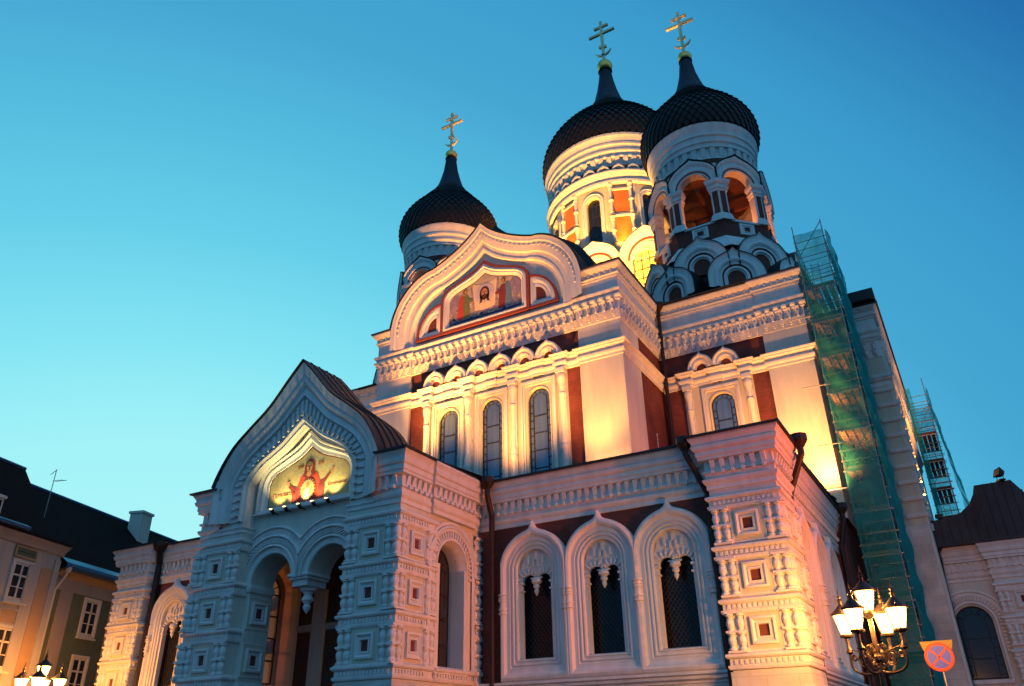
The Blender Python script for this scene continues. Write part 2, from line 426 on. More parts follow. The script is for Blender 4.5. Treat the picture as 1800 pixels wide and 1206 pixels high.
# --- shared small parts -------------------------------------------
def niche_mesh(s=1.0):
    m = MB('white'); q = lambda h, d, dz=0: [(-h * s, d, -h * s * 1.05), (h * s, d, -h * s * 1.05), (h * s, d, h * s * 1.05), (-h * s, d, h * s * 1.05)]
    st = [(.54, 0.0), (.54, .035), (.50, .035), (.50, .02)]
    m.loft([q(*a) for a in st], 'white', closed=True)
    m.loft([q(.50, .02), q(.37, .02)], 'cream', closed=True)
    st = [(.37, .02), (.37, .11), (.31, .13), (.29, .10), (.225, .05), (.215, .09), (.17, .09), (.15, .01)]
    m.loft([q(*a) for a in st], 'white', closed=True)
    m.fill(q(.155, .012), 'redbrick'); return m.mesh('niche')
NICHE = niche_mesh()
def bal_mesh(h=1.12, w=.145, gap=.30, n=10):
    m = MB('white')
    pr = [(0, .9), (.04, .9), (.05, 1.0), (.09, 1.0), (.1, .62), (.14, .55), (.2, .8), (.3, .95), (.36, .85), (.4, .6), (.43, .6), (.44, .95), (.49, 1.05), (.53, .95), (.54, .62), (.58, .6), (.64, .85), (.72, .95), (.8, .8), (.86, .55), (.9, .62), (.91, 1.0), (.95, 1.0), (.96, .9), (1, .9)]
    for u in (-gap / 2, gap / 2):
        m.lathe(u, 0, [(w * r, (z - .5) * h) for z, r in pr], n, 'white', True)
    for z in (-.5 * h - .03, -.03, .5 * h - .04):
        m.box(-gap / 2 - w * .95, gap / 2 + w * .95, -.05, w * .9, z, z + .06)
    return m.mesh('baluster_pair')
BAL = bal_mesh()
BAL1 = bal_mesh(w=.15, gap=0.0)

def nichepost(x, y, rz, zc, bl=0.86, br=0.86, post=CATH, one=False):
    link(NICHE, 'niche', post, (x, y, zc), rz)
    c, s_ = cos(rz), sin(rz)
    for k in ((-bl,) if bl else ()) + ((br,) if br else ()):
        link(BAL, 'baluster_pair', post, (x + k * c - 0.0 * s_, y + k * s_, zc), rz)

BANDP = [(0, 8.30), (.07, 8.31), (.10, 8.36), (.10, 8.42), (.045, 8.43), (.045, 8.60), (.10, 8.61), (.14, 8.66), (.14, 8.72), (.06, 8.76), (.0, 8.80)]
def bands(mb, path, zs=(0, -1.6, -3.2, -4.75), dots=True):
    for dz in zs:
        mb.run(path, [(o, z + dz) for o, z in BANDP], 'white')
        if dots: mb.teeth(path, .15, .075, .03, .085, 8.455 + dz, 8.575 + dz, 'white', margin=.06)
CORN = [(-.2, 8.975), (0, 8.98), (.05, 8.99), (.05, 9.14), (.10, 9.18), (.14, 9.26), (.14, 9.32), (.05, 9.34), (.05, 9.50), (.12, 9.53), (.12, 9.60), (.04, 9.61), (.04, 9.93), (.20, 9.97), (.20, 10.06),
        (.24, 10.10), (.24, 10.26), (.30, 10.30), (.34, 10.40), (.34, 10.44), (.30, 10.46), (.32, 10.55), (.40, 10.66), (.40, 10.76), (0, 10.77)]
def cornice(mb, path, s=1.0):
    mb.run(path, [(o * s, z) for o, z in CORN], 'white')
    mb.teeth(path, .30, .15, .03, .17 * s, 9.62, 9.94, 'white', margin=.08, shape='corbel')
    mb.teeth(path, .30, .09, .10, .20 * s, 9.47, 9.60, 'white', margin=.08)

# --- porch ---------------------------------------------------------
PY = 20.35; RY = 20.9
w_ = MB('offwhite')
ASH = 'ashlar'
w_.frame()
xl, xr = BX - 4.83, BX + 4.83
# piers
for a, b in ((xl, BX - 2.6), (BX + 2.6, xr)):
    w_.wbox(a, b, PY, PY + 1.9, 3.5, 10.7); w_.wbox(a - .05, b + .05, PY - .06, PY + 1.9, 0, 3.5, ASH)
# side walls with arched window
for X, sg in ((xr, 1), (xl, -1)):
    m = w_.frame(X, 25.35 if sg < 0 else PY, 0, PI / 2 if sg > 0 else -PI / 2)
    L = 25.35 - PY
    uc = 23.4 - PY if sg > 0 else 25.35 - 23.4
    m.wall(1.9 if sg > 0 else 0, L if sg > 0 else L - 1.9, 0, 10.7, [(uc, .95, 3.95, 7.35)], .75, 'offwhite')
    # archivolt of the side window
    for r, ring in ((0, [(1.45, .02), (1.45, .10), (1.38, .13), (1.34, .08), (1.26, .08)]), (1, [(1.26, .02), (1.04, .02), (1.0, .09), (.93, .09), (.90, 0), (.82, -.1), (.78, -.3), (.78, -.62)])):
        m.loft([kok(rr, 7.35, 3.95, 0, dd, uc=uc) for rr, dd in ring], 'white', True)
    edge_dentils(m, kok(1.25, 7.35, 7.0, 0, 0, uc=uc), kok(1.06, 7.35, 7.0, 0, 0, uc=uc), .17, .02, .08, .5)
    m.loft([kok(1.62, 7.35, 7.35, 0, .02, uc=uc), kok(1.60, 7.35, 7.35, 0, .08, uc=uc), kok(1.48, 7.35, 7.35, 0, .08, uc=uc)], 'white', True)
    m.box(uc - 1.0, uc + 1.0, -.2, .1, 3.82, 3.97, 'white')
    for q in (-1, 1): m.box(uc + q * .86 - .09, uc + q * .86 + .09, -.5, .07, 3.95, 7.35, 'white')
w_.frame()
# recessed arch wall: two arches that meet on a hanging boss
m = w_.frame(BX, RY)
ac = [(-2.4, 0.0), (-2.4, 7.15)] + [(-1.4 - cos(PI * i / 20), 7.15 + sin(PI * i / 20)) for i in range(1, 21)]
ac += [(0.4, 7.15)] + [(1.4 - cos(PI * i / 20), 7.15 + sin(PI * i / 20)) for i in range(1, 21)] + [(2.4, 0.0)]
for d in (0, -1.15):
    for a, b in zip(ac, ac[1:]):
        if abs(a[0] - b[0]) > 1e-6: m.add([m.P(a[0], d, a[1]), m.P(b[0], d, b[1]), m.P(b[0], d, 9.6), m.P(a[0], d, 9.6)], [(0, 1, 2, 3)], 'offwhite')
    for q in (-1, 1): m.add([m.P(q * 2.6, d, 0), m.P(q * 2.4, d, 0), m.P(q * 2.4, d, 9.6), m.P(q * 2.6, d, 9.6)], [(0, 1, 2, 3)], 'offwhite')
m.loft([[(u, 0, z) for u, z in ac], [(u, -1.15, z) for u, z in ac]], 'offwhite')
w_.frame()
w_.wbox(xl + .1, xr - .1, PY + 1.95, 25.3, 9.3, 10.6)
part(w_, 'porch_wall')

t_ = MB('white')
P1 = [(xl, 25.35), (xl, PY), (BX - 2.6, PY), (BX - 2.6, RY)]
P2 = [(BX + 2.6, RY), (BX + 2.6, PY), (xr, PY), (xr, 22.0)]
P3 = [(xr, 24.85), (xr, 25.35)]
for p in (P1, P2): bands(t_, p)
bands(t_, P3); bands(t_, [(xr, 22.0), (xr, 22.45)])
bands(t_, [(xr, 22.4), (xr, 24.9)], zs=(-4.75,))
for p in ([(xl, 25.35), (xl, PY), (BX - 3.75, PY)], [(BX + 3.75, PY), (xr, PY), (xr, 22.05), (xr + .12, 22.05), (xr + .12, 24.75), (xr, 24.75), (xr, 25.35)]): cornice(t_, p)
for p in ([(BX - 3.74, PY), (BX - 2.6, PY), (BX - 2.6, RY)], [(BX + 2.6, RY), (BX + 2.6, PY), (BX + 3.74, PY)]):
    t_.run(p, [(0, 8.98), (.05, 8.99), (.05, 9.10), (.10, 9.16), (.10, 9.22), (.0, 9.24)], 'white')
# impost mouldings in the arches
for a in ([(BX - 2.6, RY), (BX - 2.38, RY), (BX - 2.38, RY + 1.15)], [(BX + 2.38, RY + 1.15), (BX + 2.38, RY), (BX + 2.6, RY)]):
    for z in (6.85, 3.5): t_.run(a, [(0, z), (.05, z + .02), (.09, z + .12), (.09, z + .2), (.03, z + .22), (.03, z + .3), (0, z + .32)], 'white')
t_.frame(BX, RY)
def ring(mb, r, d, z0, q, n=24):
    a0 = math.acos(min(1, 1.4 / r)) if r > 1.4 else 0
    return [(q * (1.4 + r * cos(a)) if False else q * (1.4 - r * cos(PI - (PI - (a0 + (PI - a0) * i / n)))) , d, z0 + r * sin(a0 + (PI - a0) * i / n)) for i in range(n + 1) for a in (0,)]
def ringc(r, d, q, n=26, z0=7.15):
    a0 = math.acos(min(1, 1.4 / r)) if r > 1.4 else 0.0
    out = []
    for i in range(n + 1):
        a = a0 + (PI - a0) * i / n          # a=a0: inner end, a=PI: outer end
        out.append((q * (1.4 - r * cos(a)), d, z0 + r * sin(a)))
    return out
for q in (-1, 1):
    t_.loft([ringc(r, d, q) for r, d in [(2.02, .01), (2.0, .12), (1.93, .16), (1.90, .07), (1.72, .07), (1.69, .15), (1.60, .17), (1.57, .06), (1.34, .06)]], 'white', True)
    t_.loft([ringc(r, d, q) for r, d in [(1.34, .06), (1.32, .14), (1.25, .16), (1.22, .04), (1.03, .04), (1.0, .0)]], 'white', True)
    edge_dentils(t_, ringc(1.56, 0, q), ringc(1.36, 0, q), .15, .05, .13, .5)
    edge_dentils(t_, ringc(1.88, 0, q), ringc(1.74, 0, q), .11, .06, .10, .55)
t_.frame()
# boss block and hanging pendant
t_.run([(BX - .40, RY + 1.1), (BX - .40, RY), (BX + .40, RY), (BX + .40, RY + 1.1)], [(0, 7.32), (.07, 7.30), (.09, 7.2), (.02, 7.15), (.02, 7.08)], 'white')
t_.wbox(BX - .34, BX + .34, RY + .06, RY + 1.06, 6.86, 7.14)
part(t_, 'porch_moulding')
m = MB('white')
m.lathe(BX, RY + .55, [(.30, 6.88), (.30, 6.74), (.2, 6.70), (.14, 6.60), (.2, 6.5), (.22, 6.42), (.14, 6.33), (.10, 6.27), (.15, 6.2), (.12, 6.1), (.05, 6.02), (.001, 5.95)], 16, 'white')
part(m, 'pendant')

# gable of the porch
G = [(4.05, 10.85, 15.28, .44), (4.0, 10.85, 15.14, .40), (3.88, 10.85, 14.92, .36), (3.72, 10.84, 14.66, .26), (3.68, 10.84, 14.60, .30), (3.60, 10.83, 14.45, .26), (3.50, 10.82, 14.28, .14),
     (3.42, 10.80, 14.12, .16), (3.32, 10.80, 13.96, .20), (3.27, 10.8, 13.86, .05), (2.86, 10.8, 13.16, .05), (2.84, 10.8, 13.10, .12), (2.74, 10.78, 12.96, .14), (2.68, 10.78, 12.88, .03), (2.592, 10.78, 12.78, .03), (2.592, 10.78, 12.78, -.16)]
m = MB('white').frame(BX, PY)
c = [sym(OG_PORCH, w, zs, top, 9.40, d) for w, zs, top, d in G]
m.loft(c[:9], 'white', True); m.loft(c[8:], 'white', True)
edge_dentils(m, sym(OG_PORCH, 3.24, 10.8, 13.83, 9.5, 0), sym(OG_PORCH, 2.90, 10.8, 13.2, 9.5, 0), .30, .04, .14, .48)
edge_dentils(m, sym(OG_PORCH, 2.98, 10.8, 13.32, 9.5, 0), sym(OG_PORCH, 2.84, 10.8, 13.10, 9.5, 0), .30, .06, .22, .26)
m.loft([sym(OG_PORCH, 2.588, 10.78, 12.76, 8.9, -.14), sym(OG_PORCH, 2.588, 10.78, 12.76, 8.9, -.56)], 'white', True)
m.fill(sym(OG_PORCH, 2.62, 10.78, 12.8, 9.45, -.555), 'white')
part(m, 'porch_gable')
# frame round the icon
m = MB('white').frame(BX, RY)
F = [(2.46, 10.85, 12.66, .0), (2.46, 10.85, 12.66, .20), (2.40, 10.85, 12.56, .24), (2.34, 10.85, 12.50, .12), (2.28, 10.84, 12.42, .14), (2.22, 10.84, 12.36, .16), (2.16, 10.83, 12.26, .05), (2.03, 10.82, 12.08, .05), (2.01, 10.82, 12.05, -.10)]
m.loft([sym(OG_ICON, w, zs, top, 9.80, d) for w, zs, top, d in F], 'white', True)
m.box(-2.46, 2.46, .0, .2, 9.72, 9.84); m.box(-2.5, 2.5, 0, .24, 9.66, 9.73)
part(m, 'icon_frame')
ICY = RY - .012
m = MB('mosgold').frame(BX, ICY)
m.prism([(u, z) for u, d, z in sym(OG_ICON, 2.04, 10.82, 12.08, 9.84, 0)], -.02, 0.0, 'mosgold')
IC = part(m, 'icon_mosaic')
def disc(mb, cx, cz, rx, rz, d, matn, n=24, a0=0, a1=2 * PI, tilt=0):
    pts = []
    for i in range(n):
        a = a0 + (a1 - a0) * i / n; x = rx * cos(a); z = rz * sin(a)
        pts.append((cx + x * cos(tilt) - z * sin(tilt), d, cz + x * sin(tilt) + z * cos(tilt)))
    mb.fill(pts, matn)
def poly(mb, pts, d, matn, ox=0, oz=0, sc=1): mb.fill([(ox + u * sc, d, oz + z * sc) for u, z in pts], matn)
m = MB('robe').frame(BX, ICY); D = .006
disc(m, 0, 11.28, .40, .42, D, 'mossky')
disc(m, 0, 11.28, .37, .39, D * 1.5, 'mosgold')
# robe, sleeves, veil, face, medallion
poly(m, [(-.78, 9.86), (.80, 9.86), (.80, 10.42), (.62, 10.52), (.42, 10.95), (.20, 11.08), (-.20, 11.08), (-.42, 10.92), (-.62, 10.45), (-.78, 10.36)], D * 2, 'robe')
poly(m, [(-.78, 9.86), (-.58, 9.86), (-.45, 10.5), (-.62, 10.45), (-.80, 10.40)], D * 3, 'robedark')
poly(m, [(.80, 9.86), (.62, 9.86), (.5, 10.5), (.64, 10.55), (.82, 10.44)], D * 3, 'robedark')
poly(m, [(-.62, 10.36), (-.84, 10.42), (-1.04, 10.62), (-.94, 10.70), (-.74, 10.56), (-.56, 10.52)], D * 4, 'robedark')
poly(m, [(.62, 10.40), (.84, 10.50), (1.12, 10.86), (1.02, 10.90), (.80, 10.66), (.56, 10.58)], D * 4, 'robedark')
poly(m, [(-.98, 10.62), (-1.12, 10.72), (-1.14, 10.86), (-1.10, 10.80), (-1.08, 10.92), (-1.04, 10.80), (-.96, 10.84), (-.95, 10.70)], D * 5, 'skin')
poly(m, [(1.04, 10.84), (1.12, 11.00), (1.20, 11.06), (1.17, 10.98), (1.26, 11.06), (1.19, 10.92), (1.16, 10.84)], D * 5, 'skin')
disc(m, 0, 11.26, .255, .31, D * 5, 'robedark')
poly(m, [(-.24, 11.2), (.24, 11.2), (.30, 10.9), (0, 10.78), (-.30, 10.9)], D * 5.5, 'robedark')
disc(m, 0, 11.24, .15, .20, D * 7, 'skin')
poly(m, [(-.10, 11.34), (.10, 11.34), (.12, 11.40), (0, 11.47), (-.12, 11.40)], D * 8, 'mosgreen')
for q in (-1, 1): m.box(.065 * q - .035, .065 * q + .035, D * 8, D * 9, 11.25, 11.275, 'hair')
m.box(-.012, .018, D * 8, D * 9, 11.15, 11.25, 'hair'); m.box(-.045, .045, D * 8, D * 9, 11.10, 11.115, 'robedark')
poly(m, [(-.09, 11.06), (.09, 11.06), (.13, 10.92), (0, 10.84), (-.13, 10.92)], D * 7, 'skin')
disc(m, 0, 10.34, .40, .46, D * 6, 'robedark')
for i in range(20):
    a = 2 * PI * i / 20
    poly(m, [(.30 * cos(a - .09), 10.34 + .36 * sin(a - .09)), (.41 * cos(a), 10.34 + .47 * sin(a)), (.30 * cos(a + .09), 10.34 + .36 * sin(a + .09))], D * 7, 'mosgold')
disc(m, 0, 10.34, .33, .39, D * 8, 'mosgold')
poly(m, [(-.13, 9.98), (.13, 9.98), (.16, 10.3), (.08, 10.42), (-.08, 10.42), (-.16, 10.3)], D * 9, 'cloth')
disc(m, 0, 10.50, .075, .095, D * 10, 'skin')
for q in (-1, 1): poly(m, [(q * .12, 10.20), (q * .22, 10.42), (q * .25, 10.40), (q * .17, 10.14)], D * 10, 'skin')
part(m, 'icon_figure', IC)
def lettering(txt, loc, size, matn, parent, rz=0, name='lettering'):
    cu = bpy.data.curves.new(name, 'FONT'); cu.body = txt; cu.size = size; cu.extrude = 0.004
    tmp = bpy.data.objects.new('tmp', cu); COL.objects.link(tmp)
    bpy.context.view_layer.update()
    me = bpy.data.meshes.new_from_object(tmp.evaluated_get(bpy.context.evaluated_depsgraph_get()))
    bpy.data.objects.remove(tmp); me.materials.clear(); me.materials.append(MATS[matn])
    me.transform(Matrix.Rotation(PI / 2, 4, 'X'))
    return link(me, name, parent, loc, rz)
lettering('Пресвятая', (BX - 1.78, ICY - .02, 10.28), .22, 'robedark', IC)
lettering('Богородица', (BX + .98, ICY - .02, 10.34), .155, 'robedark', IC)
lettering('МР', (BX - .62, ICY - .02, 11.25), .20, 'robedark', IC)
lettering('ΘУ', (BX + .42, ICY - .02, 11.25), .20, 'robedark', IC)
# red outline of the mosaic
m = MB('robedark').frame(BX, ICY)
m.loft([sym(OG_ICON, 2.035, 10.82, 12.07, 9.85, .004), sym(OG_ICON, 1.99, 10.82, 12.0, 9.88, .006)], 'robedark')
part(m, 'icon_border', IC)
# roof of the porch
m = MB('roofmetal').frame(BX, PY)
o1 = [(u, z) for u, d, z in sym(OG_PORCH, 4.13, 10.85, 15.40, 10.82, 0, stems=1)]
o2 = [(u, z) for u, d, z in sym(OG_PORCH, 4.02, 10.80, 15.27, 10.80, 0, stems=1)]
m.loft([[(u, .40, z) for u, z in o2], [(u, .52, z) for u, z in o1], [(u, -1.75, z) for u, z in o1]], 'roofmetal')
m.fill([(u, -1.74, z) for u, z in o1], 'roofmetal')
for k in range(1, 5): m.loft([[(u, .5 - k * .45, z) for u, z in o1], [(u * 1.006, .5 - k * .45, z + .035) for u, z in o1], [(u * 1.006, .46 - k * .45, z + .035) for u, z in o1], [(u, .46 - k * .45, z) for u, z in o1]], 'roofmetal')
m.frame()
m.run([(xl, 25.5), (xl, PY), (BX - 3.9, PY)], [(0, 10.84), (.52, 10.79), (.52, 10.73), (.40, 10.73)], 'roofmetal')
m.run([(BX + 3.9, PY), (xr, PY), (xr, 25.5)], [(0, 10.84), (.52, 10.79), (.52, 10.73), (.40, 10.73)], 'roofmetal')
m.add([(xl - .4, PY + 1.7, 10.85), (xr + .4, PY + 1.7, 10.85), (xr + .4, 33, 11.6), (xl - .4, 33, 11.6)], [(0, 1, 2, 3)])
for X in (xl, xr):      # low flat shoulders
    q = 1 if X > BX else -1
    m.add([(BX + q * 4.0, PY - .3, 10.86), (X + q * .45, PY - .3, 10.82), (X + q * .45, 25.4, 10.82), (BX + q * 4.0, 25.4, 10.86)], [(0, 1, 2, 3)])
part(m, 'porch_roof')

# porch interior
m = MB('innerred')
m.wbox(xl, xr, 25.28, 25.34, 0, 10.5, 'innerred')
m.wbox(xl + .7, xr - .7, 22.1, 25.28, 8.95, 9.0, 'innerred')
for x0, x1 in ((BX - 3.2, BX - 2.55), (BX - 1.7, BX - 1.35), (BX + 1.35, BX + 1.7), (BX + 2.6, BX + 3.2)):
    m.wbox(x0, x1, 25.12, 25.28, 0, 7.6, 'offwhite')
m.run([(BX - 4, 25.28), (BX + 4, 25.28)], [(0, 6.0), (.06, 6.02), (.1, 6.15), (.1, 6.25), (0, 6.3)], 'cream')
part(m, 'vestibule_wall')
m = MB('wood')
m.wbox(BX - 1.35, BX + 1.35, 25.20, 25.27, 0, 5.6, 'wood')
for q in (-1, 1):
    for z in (.3, 1.9, 3.5): m.wbox(BX + q * .68 - .5, BX + q * .68 + .5, 25.16, 25.2, z, z + 1.35, 'wood')
m.wbox(BX - .03, BX + .03, 25.14, 25.2, 0, 5.6, 'darkhole')
dr = part(m, 'door')
m = MB('gold'); m.ball((BX + .12, 25.1, 1.15), .05, 'gold'); part(m, 'handle', dr)
# porch side windows: leaded frame and panes
def side_window(x, y, rz, w=.78, zs=7.35, zb=4.0, pane='paneclear'):
    m = MB('leads'); f = m.box
    for u in (-w, -w / 3, w / 3, w): f(u - .035, u + .035, -.03, .03, zb, zs)
    z = zb
    while z < zs + .01: f(-w, w, -.03, .03, z - .03, z + .03); z += (zs - zb) / 4
    for r0, r1 in ((w, w - .06), (w * .42, w * .42 - .05)):
        m.loft([kok(r0, zs, zs, 0, .03), kok(r1, zs, zs, 0, .03), kok(r1, zs, zs, 0, -.03), kok(r0, zs, zs, 0, -.03)], 'leads', closed=False)
    for k in range(1, 6):
        a = PI * k / 6; m.bar((.38 * w * cos(a), 0, zs + .38 * w * sin(a)), (w * cos(a), 0, zs + w * sin(a)), .025, 'leads', 4)
    o = build(m, 'window', CATH, (x, y, 0), rz)
    p = MB(pane); p.fill([(u, 0.0, z) for u, d, z in kok(w, zs, zb, 0, 0)], pane)
    pm = p.mesh('pane'); q = bpy.data.objects.new('pane', pm); COL.objects.link(q); q.parent = o
    return o
side_window(xr - .62, 23.4, PI / 2)
side_window(xl + .62, 23.4, -PI / 2)

# niches and balusters of the porch
for zc in (7.76, 6.16, 4.55):
    for x0, x1 in ((xl, BX - 2.6), (BX + 2.6, xr)):
        nichepost((x0 + x1) / 2, PY, 0, zc)
    nichepost(xr, 21.27, PI / 2, zc)
    link(BAL, 'baluster_pair', CATH, (xr, 25.08, zc), PI / 2)
    nichepost(xl, 21.27, -PI / 2, zc)
    nichepost(BX - 2.4, RY + .55, PI / 2, zc if zc < 7 else 20, bl=0, br=0) if zc < 7 else None

# spotlights below the icon
def spot(loc, target, power, ang, col=(1, .62, .25), size=.15, blend=.8):
    l = bpy.data.lights.new('spot', 'SPOT'); l.energy = power; l.color = col; l.spot_size = rad(ang); l.spot_blend = blend; l.shadow_soft_size = size
    o = bpy.data.objects.new('spot_light', l); COL.objects.link(o); o.location = loc
    o.rotation_euler = (Vector(target) - Vector(loc)).to_track_quat('-Z', 'Y').to_euler(); return o
def point(loc, power, col=(1, .5, .16), size=.2):
    l = bpy.data.lights.new('lamp', 'POINT'); l.energy = power; l.color = col; l.shadow_soft_size = size
    o = bpy.data.objects.new('lamp_light', l); COL.objects.link(o); o.location = loc; return o
for i in range(5):
    x = BX - 1.36 + i * .68
    m = MB('iron'); m.bar((0, .1, -.04), (0, -.18, .02), .02, 'iron'); m.bar((0, -.14, -.03), (0, -.27, .09), .055, 'iron', 10, w2=.085)
    m.bar((0, -.135, -.04), (0, -.12, -.055), .05, 'iron', 8)
    m.ball((0, -.13, -.02), .06, 'iron'); m.lathe(0, -.27, [(.08, .09), (.075, .094), (.001, .094)], 10, 'floodglass')
    lo = (x, RY - .16, 9.62)
    part(m, 'spotlight', loc=lo)
    spot((x, RY - .42, 9.78), (x - .05, RY + .05, 11.3), ICONP, 95, (1, .78, .33), .05)
# ================================================================== lower wings
WY = 25.35
def window_frame_mesh():
    m = MB('white')
    def c(w, zs, zb, d, tip=.0, cl=1.325):
        p = kok(w, zs, zb, tip, d, k=15, n=40)
        return [(max(-cl, min(cl, u)), dd, z) for u, dd, z in p]
    A = [(1.41, 7.36, 3.62, 0, .32), (1.41, 7.36, 3.62, .16, .32), (1.36, 7.36, 3.68, .24, .30), (1.28, 7.36, 3.76, .27, .20), (1.20, 7.36, 3.84, .24, .08), (1.15, 7.36, 3.90, .15, .05),
         (1.12, 7.36, 3.94, .13, 0), (1.0, 7.36, 4.06, .13, 0), (.98, 7.36, 4.08, .07, 0), (.93, 7.36, 4.12, .07, 0), (.90, 7.36, 4.15, .11, 0), (.86, 7.36, 4.19, .10, 0), (.84, 7.36, 4.2, .03, 0), (.79, 7.36, 4.26, .03, 0), (.77, 7.36, 4.28, .07, 0), (.72, 7.36, 4.32, .05, 0), (.71, 7.36, 4.34, -.02, 0)]
    cl = [1.325] * 4 + [1.2, 1.15] + [9] * 20
    cs = [c(w, zs, zb, d, t, k) for (w, zs, zb, d, t), k in zip(A, cl)]
    m.loft(cs, 'white', True, closed=True)
    m.loft([c(.71, 7.36, 4.34, -.02), c(.71, 7.36, 4.38, -.25)], 'offwhite', True, closed=True)
    # jamb inner order and bottom sill
    for q in (-1, 1):
        m.box(q * .655 - .055, q * .655 + .055, -.25, -.04, 4.36, 6.9); m.box(q * .64 - .09, q * .64 + .09, -.25, .0, 6.62, 6.68); m.box(q * .64 - .09, q * .64 + .09, -.25, .0, 6.86, 6.94)
    # double scalloped top with fans
    n = 24; bot = []
    for sx in (-.30, .30):
        for i in range(n // 2 + 1):
            a = PI - 2 * PI * i / n; bot.append((sx + .27 * cos(a), 6.93 + .27 * sin(a)))
    bot = [(-.71, 6.93)] + bot + [(.71, 6.93)]
    top = [(u, 7.36 + math.sqrt(max(0, .71 ** 2 - u * u))) for u, z in bot]
    m.loft([[(u, -.12, z) for u, z in bot], [(u, -.12, z) for u, z in top]], 'white')
    m.loft([[(u, -.12, z) for u, z in bot], [(u, -.25, z) for u, z in bot]], 'white')
    for sx in (-.30, .30):
        for k in range(7):
            a = PI * (k + .5) / 7
            m.bar((sx + .28 * cos(a), .09, 6.95 + .28 * sin(a)), (sx + .44 * cos(a), .09, 6.95 + .44 * sin(a)), .035, 'white', 5, w2=.05)
            m.bar((sx + .46 * cos(a), .10, 6.95 + .46 * sin(a)), (sx + .56 * cos(a), .10, 6.95 + .50 * sin(a)), .045, 'white', 5, w2=.02)
    for u, z in ((-.09, 7.62), (.09, 7.62), (0, 7.86), (-.3, 7.7), (.3, 7.7)): m.box(u - .035, u + .035, -.12, -.04, z - .16, z + .1)
    m.lathe(0, .10, [(.02, 7.1), (.17, 7.0), (.19, 6.9), (.10, 6.82), (.13, 6.74), (.07, 6.66), (.09, 6.58), (.05, 6.5), (.001, 6.42)], 12, 'white')
    # engaged colonnette rings on both sides
    for q in (-1, 1):
        for z in (5.85, 6.0, 6.3, 6.38, 6.5): m.lathe(q * 1.26, -.17, [(.06, z), (.155, z + .01), (.155, z + .06), (.06, z + .07)], 12, 'white')
        m.lathe(q * 1.26, -.17, [(.11, 5.9), (.135, 6.05), (.10, 6.2), (.125, 6.35), (.11, 6.5)], 12, 'white')
    m.lathe(0, -.13, [(.001, 8.68), (.06, 8.66), (.07, 8.58), (.001, 8.50)], 8, 'white')
    return m.mesh('window_frame')
WFR = window_frame_mesh()
def lattice_mesh():
    m = MB('leads')
    zb, zt, w = 4.4, 7.3, .62; s = .2
    k = -16
    for sg in (-1, 1):
        for k in range(-18, 19):
            # line u*sg = z - zb - k*s*1.4
            c0 = zb + k * s; pts = []
            for u in (-w, w):
                pts.append((u, c0 + sg * u * 1.3))
            (u0, z0), (u1, z1) = pts
            if max(z0, z1) < zb or min(z0, z1) > zt: continue
            def clipz(u0, z0, u1, z1):
                if z0 > z1: u0, z0, u1, z1 = u1, z1, u0, z0
                if z0 < zb: u0 += (u1 - u0) * (zb - z0) / (z1 - z0); z0 = zb
                if z1 > zt: u1 = u0 + (u1 - u0) * (zt - z0) / (z1 - z0); z1 = zt
                return u0, z0, u1, z1
            u0, z0, u1, z1 = clipz(u0, z0, u1, z1)
            if z1 - z0 > .02: m.bar((u0, .40, z0), (u1, .40, z1), .011, 'leads', 4)
    return m.mesh('lattice')
LAT = lattice_mesh()
pm_ = MB('glassdark'); pm_.box(-.78, .78, -.56, -.5, 4.1, 8.2); PANE1 = pm_.mesh('pane')
def wing_window(x, y, rz):
    o = link(WFR, 'window', CATH, (x, y, 0), rz)
    for me, nm in ((LAT, 'lattice'), (PANE1, 'pane')):
        q = bpy.data.objects.new(nm, me); COL.objects.link(q); q.parent = o
def mirror(x): return 2 * CX - x
def wmirror(x): return 2 * (CX + .3) - x
